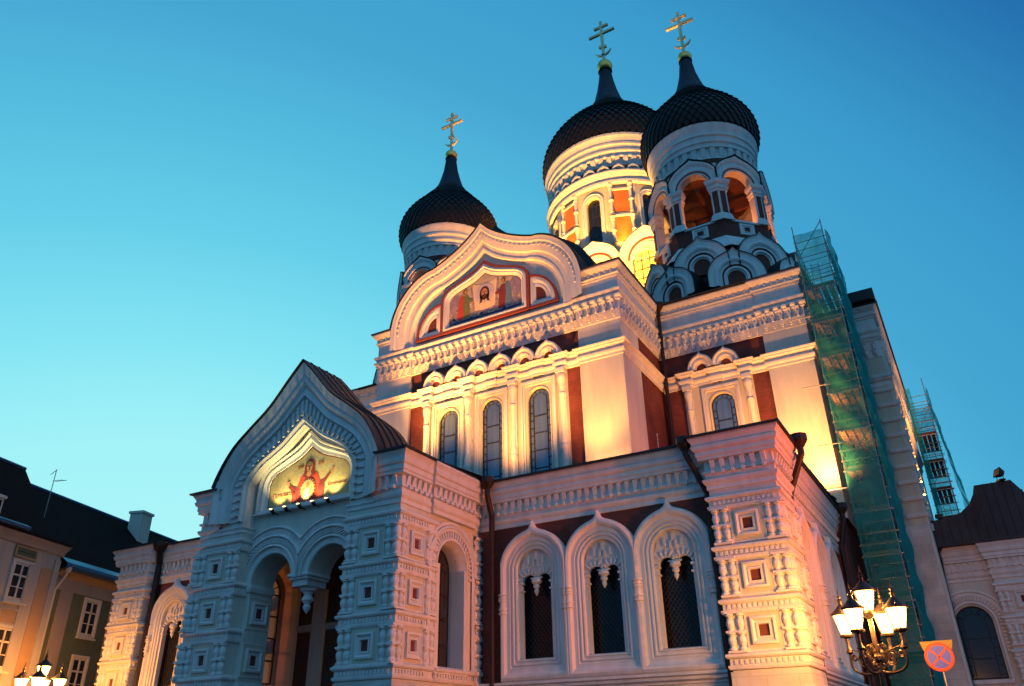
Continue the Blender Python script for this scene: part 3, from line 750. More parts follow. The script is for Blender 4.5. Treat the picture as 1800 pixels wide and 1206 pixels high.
for sd in (1, -1):
    fx = (lambda x: x) if sd > 0 else wmirror
    def X2(a, b): a, b = fx(a), fx(b); return (min(a, b), max(a, b))
    def pth(p):
        q = [(fx(x), y) for x, y in p]; return q if sd > 0 else q[::-1]
    wc = [-13.60, -10.96, -8.38]
    m = MB('redbrick')
    a, b = X2(-15.95, -6.75)
    m.frame(0, WY, 0)
    m.wall(a, b, 3.3, 9.0, [(fx(x), .77, 4.25, 7.36) for x in wc], .5, 'redbrick')
    m.box(a, b, -.5, 0, 9.0, 10.7, 'white'); m.box(a, b, -.5, .06, 0, 3.3, 'ashlar')
    m.frame()
    # side wall of the wing
    m.frame(fx(-4.85) - (.0), 0, 0, PI / 2 * sd)
    ys = [28.7, 31.35, 34.0]
    m.wall(26.9 if sd > 0 else -37.3, 37.3 if sd > 0 else -26.9, 3.3, 9.0, [(y * sd, .77, 4.25, 7.36) for y in ys], .5, 'redbrick')
    m.box(26.9 if sd > 0 else -37.3, 37.3 if sd > 0 else -26.9, -.5, 0, 9.0, 10.7, 'white'); m.box(26.9 if sd > 0 else -37.3, 37.3 if sd > 0 else -26.9, -.5, .06, 0, 3.3, 'ashlar')
    m.frame()
    a, b = X2(-4.9, -12.0); m.wbox(a, b, 37.2, 37.4, 0, 10.7, 'innerred')
    part(m, 'wing_wall')
    m = MB('offwhite')
    a, b = X2(-6.75, -4.6)
    m.wbox(a, b, 24.75, 26.9, 3.5, 10.7); m.wbox(a - .06, b + .06, 24.69, 26.96, 0, 3.5, 'ashlar')
    part(m, 'corner_pier')
    m = MB('white')
    cornice(m, pth([(-15.9, WY), (-6.75, WY)]), .95)
    cornice(m, pth([(-6.75, WY), (-6.75, 24.75), (-4.6, 24.75), (-4.6, 26.9), (-4.85, 26.9), (-4.85, 37.3)]))
    pb = pth([(-6.75, WY), (-6.75, 24.75), (-4.6, 24.75), (-4.6, 26.9), (-4.85, 26.9)]); bands(m, pb)
    for p in (pth([(-15.9, WY), (-6.75, WY)]), pth([(-4.85, 26.9), (-4.85, 37.3)])):
        m.run(p, [(0, 3.28), (.10, 3.3), (.10, 3.36), (.2, 3.42), (.2, 3.5), (.28, 3.54), (.28, 3.62), (0, 3.64)], 'white')
    for z in (2.9, 2.5): m.run(pb, [(0.06, z), (.12, z + .02), (.12, z + .1), (.06, z + .14)], 'white')
    part(m, 'wing_cornice')
    for x in wc: wing_window(fx(x), WY, 0)
    for y in ys: wing_window(fx(-4.85), y, PI / 2 * sd)
    for zc in (7.78, 6.19, 4.60):
        nichepost(fx(-5.66), 24.75, 0, zc, .83, .83)
        nichepost(fx(-4.6), 25.85, PI / 2 * sd, zc, .83, .83)
    m = MB('roofmetal')
    rp = pth([(-15.9, WY), (-6.75, WY), (-6.75, 24.75), (-4.6, 24.75), (-4.6, 26.9), (-4.85, 26.9), (-4.85, 37.35)])
    m.run(rp, [(-.2, 10.90), (.50, 10.80), (.50, 10.73), (.38, 10.735)], 'roofmetal')
    a, b = X2(-15.9, -4.4)
    m.add([(a, WY - .3, 10.84), (b, WY - .3, 10.84), (b, 37.4, 11.2), (a, 37.4, 11.2)], [(0, 1, 2, 3)])
    part(m, 'wing_roof')

# downpipes
def downpipe(pts, r=.085, head=None, sub=CATH):
    m = MB('pipe'); b = Vector((pts[-1][0], pts[-1][1], 0)); L = [Vector(p) - b for p in pts]
    m.tube([tuple(p) for p in L], r, 'pipe', 10)
    for p, q in zip(L, L[1:]):
        d = (q - p).length; k = int(d / 1.6)
        for i in range(1, k + 1):
            c = p + (q - p) * (i / (k + 1)); t = (q - p).normalized() * .03; m.bar(tuple(c - t), tuple(c + t), r * 1.25, 'pipe', 10)
    h = L[0]; m.bar((h.x, h.y, h.z - .1), (h.x, h.y, h.z + .12), r * 1.3, 'pipe', 10, w2=r * 2.6); m.bar((h.x, h.y, h.z + .12), (h.x, h.y, h.z + .34), r * 2.6, 'pipe', 10)
    part(m, 'downpipe', loc=tuple(b))
downpipe([(-15.25, 24.72, 10.55), (-15.25, 24.75, 10.2), (-15.28, 25.12, 9.5), (-15.28, 25.12, 0)], .11)
downpipe([(-7.35, 24.62, 10.55), (-7.33, 24.62, 10.3), (-6.88, 25.02, 9.0), (-6.92, 25.1, 8.6), (-6.92, 25.1, 0)], .10)
downpipe([(-4.02, 27.0, 10.75), (-4.02, 27.0, 10.4), (-4.66, 27.12, 9.1), (-4.66, 27.12, 0)], .11)
downpipe([(-4.3, 37.0, 10.75), (-4.3, 37.0, 10.3), (-4.62, 37.05, 9.2), (-4.62, 37.05, 0)], .11)
downpipe([(wmirror(-7.2), 24.78, 10.55), (wmirror(-6.98), 25.1, 9.9), (wmirror(-6.98), 25.1, 0)], .14)

# ================================================================== upper blocks
ENT = [(0, 19.30), (.05, 19.32), (.05, 19.46), (.10, 19.50), (.14, 19.58), (.14, 19.66), (.05, 19.70), (.05, 19.84), (.12, 19.88), (.20, 19.94), (.20, 20.0), (.25, 20.03), (.28, 20.10), (0, 20.17)]
FRZ = [(0, 21.38), (.04, 21.40), (.04, 22.44), (.12, 22.48), (.12, 22.58), (.20, 22.64), (.22, 22.74), (.10, 22.78), (.10, 22.92), (.18, 22.98), (.22, 23.06), (.22, 23.14), (.04, 23.18)]
TOPC = [(.04, 23.16), (.04, 23.90), (.10, 23.94), (.10, 24.04), (.18, 24.08), (.18, 24.14), (.12, 24.16), (.14, 24.36), (.22, 24.42), (.30, 24.52), (.36, 24.60), (.36, 24.68), (0, 24.70)]
def frieze(m, p):
    m.run(p, FRZ, 'white')
    m.teeth(p, .44, .20, .03, .32, 22.06, 22.44, 'white', margin=.05, shape='corbel')
    m.teeth(p, .44, .12, .10, .28, 21.86, 22.16, 'white', margin=.05)
    m.teeth(p, .44, .42, .03, .15, 21.50, 21.92, 'white', margin=.05, shape='vee')
    m.teeth(p, .44, .22, .12, .22, 21.60, 21.86, 'white', margin=.05, shape='vee')
def colonnette(m, x, y, z0, z1, r=.15):
    h = z1 - z0
    pr = [(1.35, 0), (1.35, .015), (1.0, .03), (.95, .05), (1.25, .07), (1.0, .09), (.9, .12), (.95, .42), (1.1, .43), (1.35, .44), (1.5, .455), (1.35, .47), (1.05, .475), (1.25, .49), (1.2, .51), (.95, .53), (.85, .56), (.9, .82), (1.2, .83), (1.2, .845), (.95, .85), (1.05, .90), (1.5, .95), (1.6, .955), (1.6, .985), (1.2, 1.0)]
    m.lathe(x, y, [(r * a, z0 + h * b) for a, b in pr], 12, 'white')
def arched_pane(x, y, hw, zb, zs, parent=CATH, pane='glassblue', rz=0, depth=.45, cols=(-.55, .55), r_in=.62):
    """leaded arched window: lead net and pane, standing on its reveal"""
    m = MB('leads')
    m.loft([kok(hw, zs, zb, 0, .03), kok(hw - .05, zs, zb + .05, 0, .03), kok(hw - .05, zs, zb + .05, 0, 0)], 'leads', closed=True)
    wi = hw * r_in
    m.loft([kok(wi + .025, zs, zb, 0, .022, rise=wi * .95), kok(wi - .02, zs, zb, 0, .02, rise=wi * .92)], 'leads')
    z = zb; i = 0
    while z < zs:
        m.box(-wi, wi, 0, .02, z - .022, z + .022); z += .95
    z = zb + .2
    while z < zs:
        for q in (-1, 1): m.box(min(q * wi, q * hw), max(q * wi, q * hw), 0, .02, z - .015, z + .015)
        z += .42
    for k in range(1, 6):
        a = PI * k / 6; m.bar((wi * cos(a), -.01, zs + wi * .93 * sin(a)), (hw * cos(a), -.01, zs + hw * sin(a)), .015, 'leads', 4)
    c, s_ = cos(rz), sin(rz)
    o = build(m, 'window', parent, (x - depth * s_, y + depth * c, 0), rz)
    p = MB(pane); p.fill([(u, -.02, z) for u, d, z in kok(hw, zs, zb, 0, 0)], pane)
    q = bpy.data.objects.new('pane', p.mesh('pane')); COL.objects.link(q); q.parent = o
    return o
def small_kok(m, x, w=.73, z=20.17, d=0):
    A = [(w, -.24, .13), (w, .22, .13), (w * .93, .30, .11), (w * .84, .30, .06), (w * .80, .20, .02), (w * .66, .17, 0), (w * .62, .22, 0), (w * .52, .18, 0), (w * .50, .10, 0), (w * .40, .08, 0), (w * .38, .03, 0)]
    m.loft([[(u, dd + d, zz) for u, dd, zz in kok(ww, z, z, t, de, k=8, uc=x, rise=ww * 1.12, n=16)] for ww, de, t in A], 'white', True)
    m.fill([(u, .025 + d, zz) for u, dd, zz in kok(w * .39, z, z, 0, 0, uc=x, rise=w * .43, n=12)], 'redbrick')
    m.lathe(x, -.20 - d, [(.001, z + w * 1.12 + .04), (.045, z + w * 1.12 + .08), (.05, z + w * 1.12 + .14), (.001, z + w * 1.12 + .24)], 6, 'white')
def upper(x0, x1, y, y2, pil, cols, wins, koks, gable=False, sides=(True, True), pilx=(.18)):
    """one tall block: front wall, pilasters, window bays, cornices"""
    pilL, pilR = pil
    W_ = MB('redbrick').frame(0, y, 0)
    e0, e1 = cols[0] - .28, cols[-1] + .28
    # brick left and right of the bay group, cream bay wall with openings
    W_.box(x0, e0, -.5, 0, 11, 21.4, 'redbrick'); W_.box(e1, x1, -.5, 0, 11, 21.4, 'redbrick')
    W_.wall(e0, e1, 11, 19.4, [(x, .64, 13.3, 17.98) for x in wins], .5, 'cream')
    W_.box(e0, e1, -.5, 0, 19.4, 21.4, 'redbrick'); W_.box(x0, x1, -.5, 0, 21.4, 24.6, 'offwhite')
    for a, b in (pilL, pilR):
        if b > a:
            W_.box(a, b, 0, pilx, 11, 21.4, 'cream' if False else 'offwhite')
    W_.frame()
    for X, f in ((x0, sides[0]), (x1, sides[1])):
        q = 1 if X == x1 else -1
        a, b = (X - .5, X) if q > 0 else (X, X + .5)
        W_.wbox(a, b, y + .5, y2, 11, 21.4, 'redbrick'); W_.wbox(a, b, y + .5, y2, 21.4, 24.6, 'offwhite')
        if f:
            a, b = (X - .1, X + .06) if q > 0 else (X - .06, X + .1)
            W_.wbox(a, b, y - pilx + .003, y + 2.3, 11, 21.38, 'offwhite')
    part(W_, 'upper_wall')
    m = MB('white')
    # entablature path with a break at every column
    p = []
    if sides[0]: p += [(x0 - .06, y2), (x0 - .06, y + 2.3)] if False else [(x0 - .06, y2)]
    if pilL[1] > pilL[0]: p += [(x0 - .06, y - pilx), (pilL[1], y - pilx), (pilL[1], y)]
    else: p += [(x0, y)]
    brk = []
    for i, c in enumerate(cols):
        brk.append((c, .26, .26))
        if i < len(cols) - 1: brk.append(((c + cols[i + 1]) / 2, .28, .10))
    for c, w, o in brk: p += [(c - w, y), (c - w, y - o), (c + w, y - o), (c + w, y)]
    if pilR[1] > pilR[0]: p += [(pilR[0], y), (pilR[0], y - pilx), (x1 + .06, y - pilx)]
    else: p += [(x1, y)]
    if sides[1]: p += [(x1 + .06, y2)]
    m.run(p, ENT, 'white')
    f = []
    if sides[0]: f += [(x0 - .06, y2)]
    f += [(x0 - .06 if sides[0] else x0, y - pilx if pilL[1] > pilL[0] else y - .06)]
    if pilL[1] > pilL[0]: f += [(pilL[1], y - pilx), (pilL[1], y - .06)]
    if pilR[1] > pilR[0]: f += [(pilR[0], y - .06), (pilR[0], y - pilx)]
    f += [(x1 + .06 if sides[1] else x1, y - pilx if pilR[1] > pilR[0] else y - .06)]
    if sides[1]: f += [(x1 + .06, y2)]
    frieze(m, f)
    if gable:
        gl, gr = gable
        tp = [[(x0 - .06, y2), (x0 - .06, y - pilx), (gl, y - pilx)], [(gr, y - pilx), (x1 + .06, y - pilx), (x1 + .06, y2)]]
    else: tp = [f]
    for q in tp:
        m.run(q, TOPC, 'white'); m.teeth(q, .32, .10, .12, .20, 24.20, 24.30, 'white', margin=.05)
    part(m, 'upper_cornice')
    m = MB('white').frame(0, y, 0)
    for x in koks: small_kok(m, x, w=.745, d=.20)
    part(m, 'kokoshnik_row')
    for c in cols:
        m = MB('white'); colonnette(m, 0, 0, 11.6, 19.05)
        m.box(-.24, .24, -.1, .24, 19.05, 19.3, 'white')
        for z in (17.6,): m.box(-.2, .2, -.15, .0, 11.6, 19.05, 'white')
        part(m, 'column', loc=(c, y - .16, 0))
    for x in wins:
        m = MB('white').frame(0, 0, 0)
        b = .98
        for q in (-1, 1): m.box(q * b - .06, q * b + .06, 0, .13, 11.4, 18.95); m.box(q * .86 - .05, q * .86 + .05, 0, .07, 11.4, 18.85, 'white')
        m.box(-b - .06, b + .06, 0, .13, 18.95, 19.08); m.box(-.91, .91, 0, .07, 18.83, 18.92)
        m.loft([kok(.74, 17.98, 13, 0, 0), kok(.72, 17.98, 13, 0, .05), kok(.66, 17.98, 13, 0, .04), kok(.645, 17.98, 13, 0, -.1)], 'cream', True)
        part(m, 'window_surround', loc=(x, y, 0))
        arched_pane(x, y, .64, 13.3, 17.98, depth=.14)
TY = 33.62
upper(-28.40, -12.60, TY, 39.6, ((-28.40, -25.95), (-14.95, -12.60)), [-24.65, -21.85, -18.98, -16.05], [-23.25, -20.42, -17.52], [-24.05 + 1.465 * i for i in range(6)], gable=(-26.9, -14.6))
upper(-12.54, -4.40, 39.5, 45.4, ((0, 0), (-6.65, -4.40)), [-11.15, -7.85], [-9.38], [-10.2, -8.82], sides=(False, True))
upper(mirror(-4.40), -28.46, 39.5, 45.4, ((mirror(-4.4), mirror(-6.65)), (0, 0)), [mirror(-7.85), mirror(-11.15)], [mirror(-9.38)], [mirror(-8.82), mirror(-10.2)], sides=(True, False))

# tall gable -----------------------------------------------------------
GC = -20.82
m = MB('white').frame(GC, TY - .06)
TG = [(6.45, 24.70, 30.20, .60), (6.42, 24.70, 30.14, .58), (6.20, 24.64, 29.84, .56), (6.14, 24.62, 29.74, .46), (5.84, 24.52, 29.36, .42), (5.66, 24.44, 29.10, .36), (5.60, 24.42, 29.04, .24),
      (5.34, 24.3, 28.74, .20), (5.28, 24.3, 28.66, .24), (5.16, 24.3, 28.50, .22), (5.08, 24.3, 28.38, .07), (4.97, 24.2, 28.24, .03)]
cs = [sym(OG_TALL, w, zs, top, 23.16, d) for w, zs, top, d in TG]
m.loft(cs, 'white', True)
m.prism([(u, z) for u, d, z in sym(OG_TALL, 6.3, 24.6, 29.9, 23.17, 0)], -.5, .02, 'offwhite')
edge_dentils(m, sym(OG_TALL, 6.06, 24.5, 29.62, 24, 0), sym(OG_TALL, 5.96, 24.5, 29.5, 24, 0), .34, .41, .50, .45)
part(m, 'tall_gable')
m = MB('roofmetal').frame(GC, TY - .06)
o1 = [(u, z) for u, d, z in sym(OG_TALL, 6.56, 24.72, 30.34, 24.68, 0, stems=1)]
o2 = [(u, z) for u, d, z in sym(OG_TALL, 6.44, 24.70, 30.20, 24.68, 0, stems=1)]
m.loft([[(u, .5, z) for u, z in o2], [(u, .64, z) for u, z in o2], [(u, .64, z) for u, z in o1], [(u, -6.2, z) for u, z in o1]], 'roofmetal')
m.fill([(u, -6.2, z) for u, z in o1], 'roofmetal')
b1 = [(u, z) for u, d, z in sym(OG_TALL, 6.70, 25.2, 31.2, 24.72, 0, stems=1)]
m.loft([[(u, -1.2, z) for u, z in b1], [(u, -6.2, z) for u, z in b1]], 'roofmetal'); m.fill([(u, -1.2, z) for u, z in b1], 'roofmetal'); m.fill([(u, -6.21, z) for u, z in b1], 'roofmetal')
m.frame()
for p in ([(-28.46, 39.6), (-28.46, TY - .18), (GC - 6.4, TY - .18)], [(GC + 6.4, TY - .18), (-12.54, TY - .18), (-12.54, 39.6)], [(-12.5, 39.32), (-4.34, 39.32), (-4.34, 45.4)], [(mirror(-4.34), 45.4), (mirror(-4.34), 39.32), (-28.5, 39.32)]):
    m.run(p, [(-.8, 24.86), (.44, 24.76), (.44, 24.70), (.34, 24.695)], 'roofmetal')
m.wbox(-28.0, -13.0, TY + .3, 39.6, 24.5, 24.72, 'roofmetal')
m.wbox(mirror(-4.5), -4.5, 39.6, 62, 24.6, 24.8, 'roofmetal')
part(m, 'upper_roof')
# dormer at the ridge
m = MB('roofmetal'); m.loft([[(-.5, .6, 0), (0, .6, .75), (.5, .6, 0)], [(-.5, -1, 0), (0, -1, .75), (.5, -1, 0)]], 'roofmetal')
m.loft([[(-.35, .55, .02), (0, .55, .55), (.35, .55, .02)], [(-.3, .5, .05), (0, .5, .48), (.3, .5, .05)]], 'white', closed=True)
part(m, 'dormer', loc=(-20.0, 39.0, 30.2))

# second icon with its three-part frame
IY = TY - .09
m = MB('redtrim').frame(GC, IY)
def half(q, u0, u1, z0, z1, d, n=14):
    pts = [(q * u0, d, z0), (q * u0, d, z1)] + [(q * (u0 + (u1 - u0) * sin(PI / 2 * i / n)), d, z0 + (z1 - z0) * (.0 + cos(PI / 2 * i / n))) for i in range(1, n + 1)]
    return pts
m.loft([sym(OG_ICON, 3.04, 25.82, 27.76, 23.44, d) for d in (0, .17)] + [sym(OG_ICON, 2.86, 25.80, 27.50, 23.62, d) for d in (.17, .0)], 'redtrim', closed=True)
for q in (-1, 1):
    m.loft([half(q, 2.96, 4.84, 23.44, 25.70, 0), half(q, 2.96, 4.84, 23.44, 25.70, .15), half(q, 3.06, 4.68, 23.60, 25.54, .15), half(q, 3.06, 4.68, 23.60, 25.54, 0)], 'redtrim', closed=True)
    m.loft([half(q, 3.1, 4.64, 23.63, 25.50, .02), half(q, 3.1, 4.64, 23.63, 25.5, .10), half(q, 3.2, 4.44, 23.73, 25.28, .12), half(q, 3.28, 4.3, 23.80, 25.1, .04), half(q, 3.34, 4.2, 23.86, 25.0, .06), half(q, 3.42, 4.06, 23.94, 24.82, .02)], 'white', closed=True)
    m.fill(half(q, 3.40, 4.1, 23.92, 24.86, .018), 'redbrick')
m.loft([sym(OG_ICON, 2.86, 25.8, 27.5, 23.62, .0), sym(OG_ICON, 2.84, 25.8, 27.48, 23.64, .16), sym(OG_ICON, 2.72, 25.75, 27.3, 23.74, .19), sym(OG_ICON, 2.66, 25.72, 27.22, 23.78, .11), sym(OG_ICON, 2.60, 25.7, 27.12, 23.82, .13), sym(OG_ICON, 2.52, 25.64, 27.0, 23.88, .06), sym(OG_ICON, 2.46, 25.6, 26.9, 23.93, .02)], 'white', True, closed=True)
part(m, 'tall_icon_frame')
IX2 = GC
m = MB('mossky').frame(GC, IY)
m.prism([(u, z) for u, d, z in sym(OG_ICON, 2.47, 25.6, 26.92, 23.91, 0)], .0, .022, 'mossky')
IC2 = part(m, 'icon_mosaic')
m = MB('mosground').frame(GC, IY - .022); D = .005
m.loft([sym(OG_ICON, 2.47, 25.6, 26.92, 23.91, .004), sym(OG_ICON, 2.42, 25.56, 26.86, 23.96, .006)], 'redtrim', closed=True)
poly(m, [(-2.4, 23.97), (2.4, 23.97), (2.4, 24.5), (1.7, 24.62), (.9, 24.45), (0, 24.5), (-1.0, 24.42), (-1.8, 24.55), (-2.4, 24.4)], D, 'mosground')
poly(m, [(-2.4, 23.97), (2.4, 23.97), (2.4, 24.10), (.9, 24.06), (-.8, 24.10), (-2.4, 24.05)], D * 2, 'mosdeep')
rnd = random.Random(11)
for i in range(150):     # rocks, flowers and small tesserae fields
    u = rnd.uniform(-2.35, 2.35); z = rnd.uniform(24.02, 24.75 if i % 2 else 25.6); w = rnd.uniform(.05, .17); h = rnd.uniform(.03, .09); q = rnd.uniform(-.4, .4)
    poly(m, [(u - w, z - h + q * .1), (u + w * .8, z - h), (u + w, z + h * .6 - q * .1), (u - w * .4, z + h)], D * (1.2 + .004 * i), rnd.choice(['mosground', 'mosblue', 'mosgreen', 'wingcol', 'cloth', 'mosdeep', 'mossky', 'halo']))
# hanging cloth with the face
poly(m, [(-.86, 26.30), (-.3, 26.16), (.3, 26.16), (.86, 26.34), (.74, 24.5), (.2, 24.38), (-.3, 24.40), (-.72, 24.48)], D * 2, 'cloth')
poly(m, [(-.86, 26.3), (-.98, 26.1), (-.80, 24.4), (-.66, 24.5)], D * 3, 'mosground'); poly(m, [(.86, 26.34), (.98, 26.2), (.82, 24.4), (.70, 24.5)], D * 3, 'mosground')
disc(m, 0, 25.52, .66, .66, D * 3, 'halo'); disc(m, 0, 25.52, .58, .58, D * 4, 'cloth'); disc(m, 0, 25.52, .54, .54, D * 4.5, 'halo')
disc(m, 0, 25.50, .34, .46, D * 5, 'hair'); poly(m, [(-.34, 25.5), (-.30, 25.0), (-.36, 24.82), (-.18, 24.95), (-.1, 25.2)], D * 5, 'hair'); poly(m, [(.34, 25.5), (.30, 25.0), (.38, 24.84), (.18, 24.95), (.1, 25.2)], D * 5, 'hair')
disc(m, 0, 25.50, .21, .32, D * 6, 'skin'); poly(m, [(-.19, 25.40), (.19, 25.40), (.12, 25.12), (0, 24.98), (-.12, 25.12)], D * 6.5, 'hair'); m.box(-.06, .06, D * 7, D * 8, 25.29, 25.32, 'redtrim')
for q in (-1, 1): m.box(.09 * q - .045, .09 * q + .045, D * 7, D * 8, 25.55, 25.58, 'hair')
m.box(-.015, .02, D * 7, D * 8, 25.38, 25.56, 'hair')
# two winged attendants
def attendant(q, robe, cloak, u):
    S = 1.18
    P_ = lambda pts, d, mt: poly(m, [(q * a * S + u, 24.1 + (z - 24.15) * S * .96) for a, z in pts], d, mt)
    P_([(.30, 25.55), (.55, 25.9), (.86, 25.62), (1.1, 25.1), (1.2, 24.6), (.85, 24.75), (.6, 24.5), (.45, 25.0)], D * 2, 'wingcol')
    P_([(-.32, 24.2), (.42, 24.25), (.36, 25.0), (.30, 25.55), (.05, 25.72), (-.22, 25.5), (-.28, 25.0)], D * 3, robe)
    P_([(.05, 24.22), (.46, 24.25), (.40, 25.1), (.30, 25.58), (.08, 25.68), (.12, 25.1)], D * 4, cloak)
    P_([(-.22, 25.35), (-.5, 25.2), (-.48, 25.08), (-.1, 25.12)], D * 5, robe)
    zh = 24.1 + 1.65 * S * .96; disc(m, u, zh, .21, .23, D * 4, 'mosgold'); disc(m, u - q * .02, zh, .15, .18, D * 5, 'hair'); disc(m, u - q * .05, zh - .02, .10, .13, D * 6, 'skin')
attendant(1, 'robedark', 'mosblue', 1.32); attendant(-1, 'mosgreen', 'robe', -1.38)
part(m, 'icon_figure', IC2)

# brick panels and slit on the flank of the tall block are part of its wall
m = MB('white'); m.box(-.07, .07, -.02, .04, 15.0, 16.3, 'offwhite'); m.box(-.035, .035, .04, .05, 15.05, 16.25, 'darkhole')
part(m, 'slit_window', loc=(-12.60, 37.6, 0), rz=PI / 2)
downpipe([(-12.15, 39.05, 24.55), (-12.25, 39.1, 24.0), (-12.3, 39.22, 11.2)], .11)

# main body further back: flank, transept and rear
m = MB('offwhite')
m.wbox(mirror(-4.4), -4.9, 45.4, 62, 10, 24.6, 'redbrick'); m.wbox(-4.95, -4.4, 45.4, 46, 0, 24.6)
m.wbox(-4.98, -4.47, 37.32, 45.4, 0, 10.7, 'redbrick')
part(m, 'nave_wall')
m = MB('cream')
m.wbox(-4.9, -1.35, 45.7, 64.3, 0, 24.6, 'cream')
for y0, y1 in ((45.7, 47.6),): m.wbox(-1.4, -1.22, y0 - .03, y1, 0, 21.4, 'offwhite')
part(m, 'transept_wall')
m = MB('white')
pt = [(-4.4, 45.7), (-1.35, 45.7), (-1.35, 64.3)]
frieze(m, pt); m.run(pt, TOPC, 'white'); m.run(pt, ENT, 'white')
for k in range(10): m.run([(-2.2, 45.7), (-1.28, 45.7), (-1.28, 47.2)], [(0, 12.0 + k * .9), (.09, 12.03 + k * .9), (.13, 12.12 + k * .9), (.13, 12.2 + k * .9), (.0, 12.25 + k * .9)], 'white')
for k in range(12):
    for y in (48.2, 49.0): m.wbox(-1.3, -1.12, y - .2, y + .2, 11 + k * .75, 11.4 + k * .75, 'white')
part(m, 'transept_cornice')
m = MB('roofmetal'); m.run([(-4.4, 45.7), (-1.35, 45.7), (-1.35, 64.4)], [(-.6, 24.9), (.46, 24.78), (.46, 24.70), (.34, 24.695)], 'roofmetal'); m.wbox(-20, -1.3, 45.9, 64.4, 24.6, 24.82)
m.wbox(-2.6, -.95, 44.9, 47.2, 24.85, 25.5, 'roofmetal')
part(m, 'transept_roof')
# ================================================================== towers and domes
def onion(prof, rows, nt, rr=1.0):
    """bulb of overlapping kite-shaped metal scales over a closed core"""
    P_ = interp(smooth_tab(prof, 5), rows)
    m = MB('tileblack'); m.lathe(0, 0, [(max(.01, r - .05), z) for r, z in P_], nt, 'tileblack', True)
    nv = []
    for i in range(len(P_)):
        a = P_[max(0, i - 1)]; b = P_[min(len(P_) - 1, i + 1)]
        dx, dz = b[0] - a[0], b[1] - a[1]; l = math.hypot(dx, dz); nv.append((dz / l, -dx / l))
    for i in range(1, len(P_) - 1):
        r0, z0 = P_[i - 1]; r1, z1 = P_[i]; r2, z2 = P_[i + 1]
        k = min(1.0, r1 / prof[2][0] + .1)
        for j in range(nt):
            a = 2 * PI * (j + (.5 if i % 2 else 0)) / nt; h = PI / nt
            def V(r, z, q, da, o): rr_ = r + nv[q][0] * o; return m.P(rr_ * cos(a + da), -(rr_ * sin(a + da)), z + nv[q][1] * o)
            vs = [V(r0, z0, i - 1, 0, .115 * k * rr), V(r1, z1, i, h, .045 * rr), V(r2, z2, i + 1, 0, .0), V(r1, z1, i, -h, .045 * rr), V(r0, z0, i - 1, 0, .0)]
            m.add(vs, [(0, 1, 2, 3), (0, 4, 1), (0, 3, 4)], 'tileblack')
    return m
def cross_mesh(h, w=1.0):
    """eight-ended cross with a crescent at its foot"""
    m = MB('goldpale'); t = .085 * h / 4.6; b = lambda x0, x1, z0, z1: m.box(x0, x1, -t, t, z0, z1)
    b(-t * 1.3, t * 1.3, 0, h)
    def arm(z, l, tilt=0, th=1.25):
        m.loft([[(-l, d, z + tilt - t * th), (l, d, z - tilt - t * th), (l, d, z - tilt + t * th), (-l, d, z + tilt + t * th)] for d in (-t * 1.2, t * 1.2)], closed=True)
        for d in (-t * 1.2, t * 1.2): m.fill([(-l, d, z + tilt - t * th), (l, d, z - tilt - t * th), (l, d, z - tilt + t * th), (-l, d, z + tilt + t * th)])
    arm(h * .70, .245 * h * w); arm(h * .865, .135 * h * w); arm(h * .36, .07 * h * w, .05 * h * .3, 1.5)
    n = 12; o = []; i_ = []
    for k in range(n + 1):
        a = PI + .15 + (PI - .3) * k / n; R_ = .15 * h * w
        o.append((R_ * cos(a), .27 * h + R_ * .9 * sin(a) )); th = .04 * h * sin(PI * k / n) ** .8
        i_.append((R_ * cos(a) * .97, .27 * h + R_ * .9 * sin(a) + th + .004))
    for d in (-t, t): m.loft([[(u, d, z) for u, z in o], [(u, d, z) for u, z in i_]])
    m.loft([[(u, -t, z) for u, z in o], [(u, t, z) for u, z in o]]); m.loft([[(u, -t, z) for u, z in i_], [(u, t, z) for u, z in i_]])
    return m
def spire(prof, zb, rb):
    m = MB('spiremetal'); n = 20
    m.lathe(0, 0, smooth_tab(prof, 4), n, 'spiremetal', True)
    for k in range(n):
        a = 2 * PI * k / n
        for (r0, z0), (r1, z1) in zip(prof, prof[1:]): m.bar((r0 * cos(a), r0 * sin(a), z0), (r1 * cos(a), r1 * sin(a), z1), .018, 'spiremetal', 4)
    return m
def kok_gable(w, tip=.34, depth=1.2, sc=1.0):
    """big round gable with a point: concentric mouldings round a small blind arch; base at z=0"""
    m = MB('white')
    A = [(1.00, .20, .20), (1.00, .26, .20), (.97, .27, .18), (.95, .22, .17), (.78, .20, .08), (.765, .26, .06), (.70, .30, .04), (.64, .26, .02), (.60, .16, 0), (.56, .16, 0), (.55, .20, 0), (.51, .18, 0)]
    m.loft([kok(w * a, 0, -w * .35, tip * t / .2 * w / 1.7, d * sc, k=9) for a, d, t in A], 'white', True)
    m.loft([kok(w * a, 0, -w * .35, 0, d * sc) for a, d in ((.50, .18), (.50, .10), (.45, .10))], 'redtrim', True)
    m.loft([kok(w * a, 0, -w * .35, 0, d * sc) for a, d in ((.45, .10), (.44, .15), (.36, .15), (.35, .05), (.31, .05), (.30, -.02))], 'white', True)
    m.fill(kok(w * .31, 0, -w * .35, 0, .0), 'redbrick')
    oc = kok(w * 1.03, 0, -w * .35, tip * w / 1.7, .28 * sc, k=9)
    m.loft([kok(w, 0, -w * .35, tip * w / 1.7, .26 * sc, k=9), kok(w, 0, -w * .35, tip * w / 1.7, .31 * sc, k=9), [(u, .31 * sc, z) for u, d, z in oc], [(u, -depth, z) for u, d, z in oc]], 'roofmetal')
    m.fill([(u, -depth * .9, z) for u, d, z in oc], 'roofmetal')
    return m
AP = 3.80; HF = AP * math.tan(PI / 8)
def face(az, ap): return dict(ox=ap * sin(az), oy=-ap * cos(az), oz=0, ang=az)
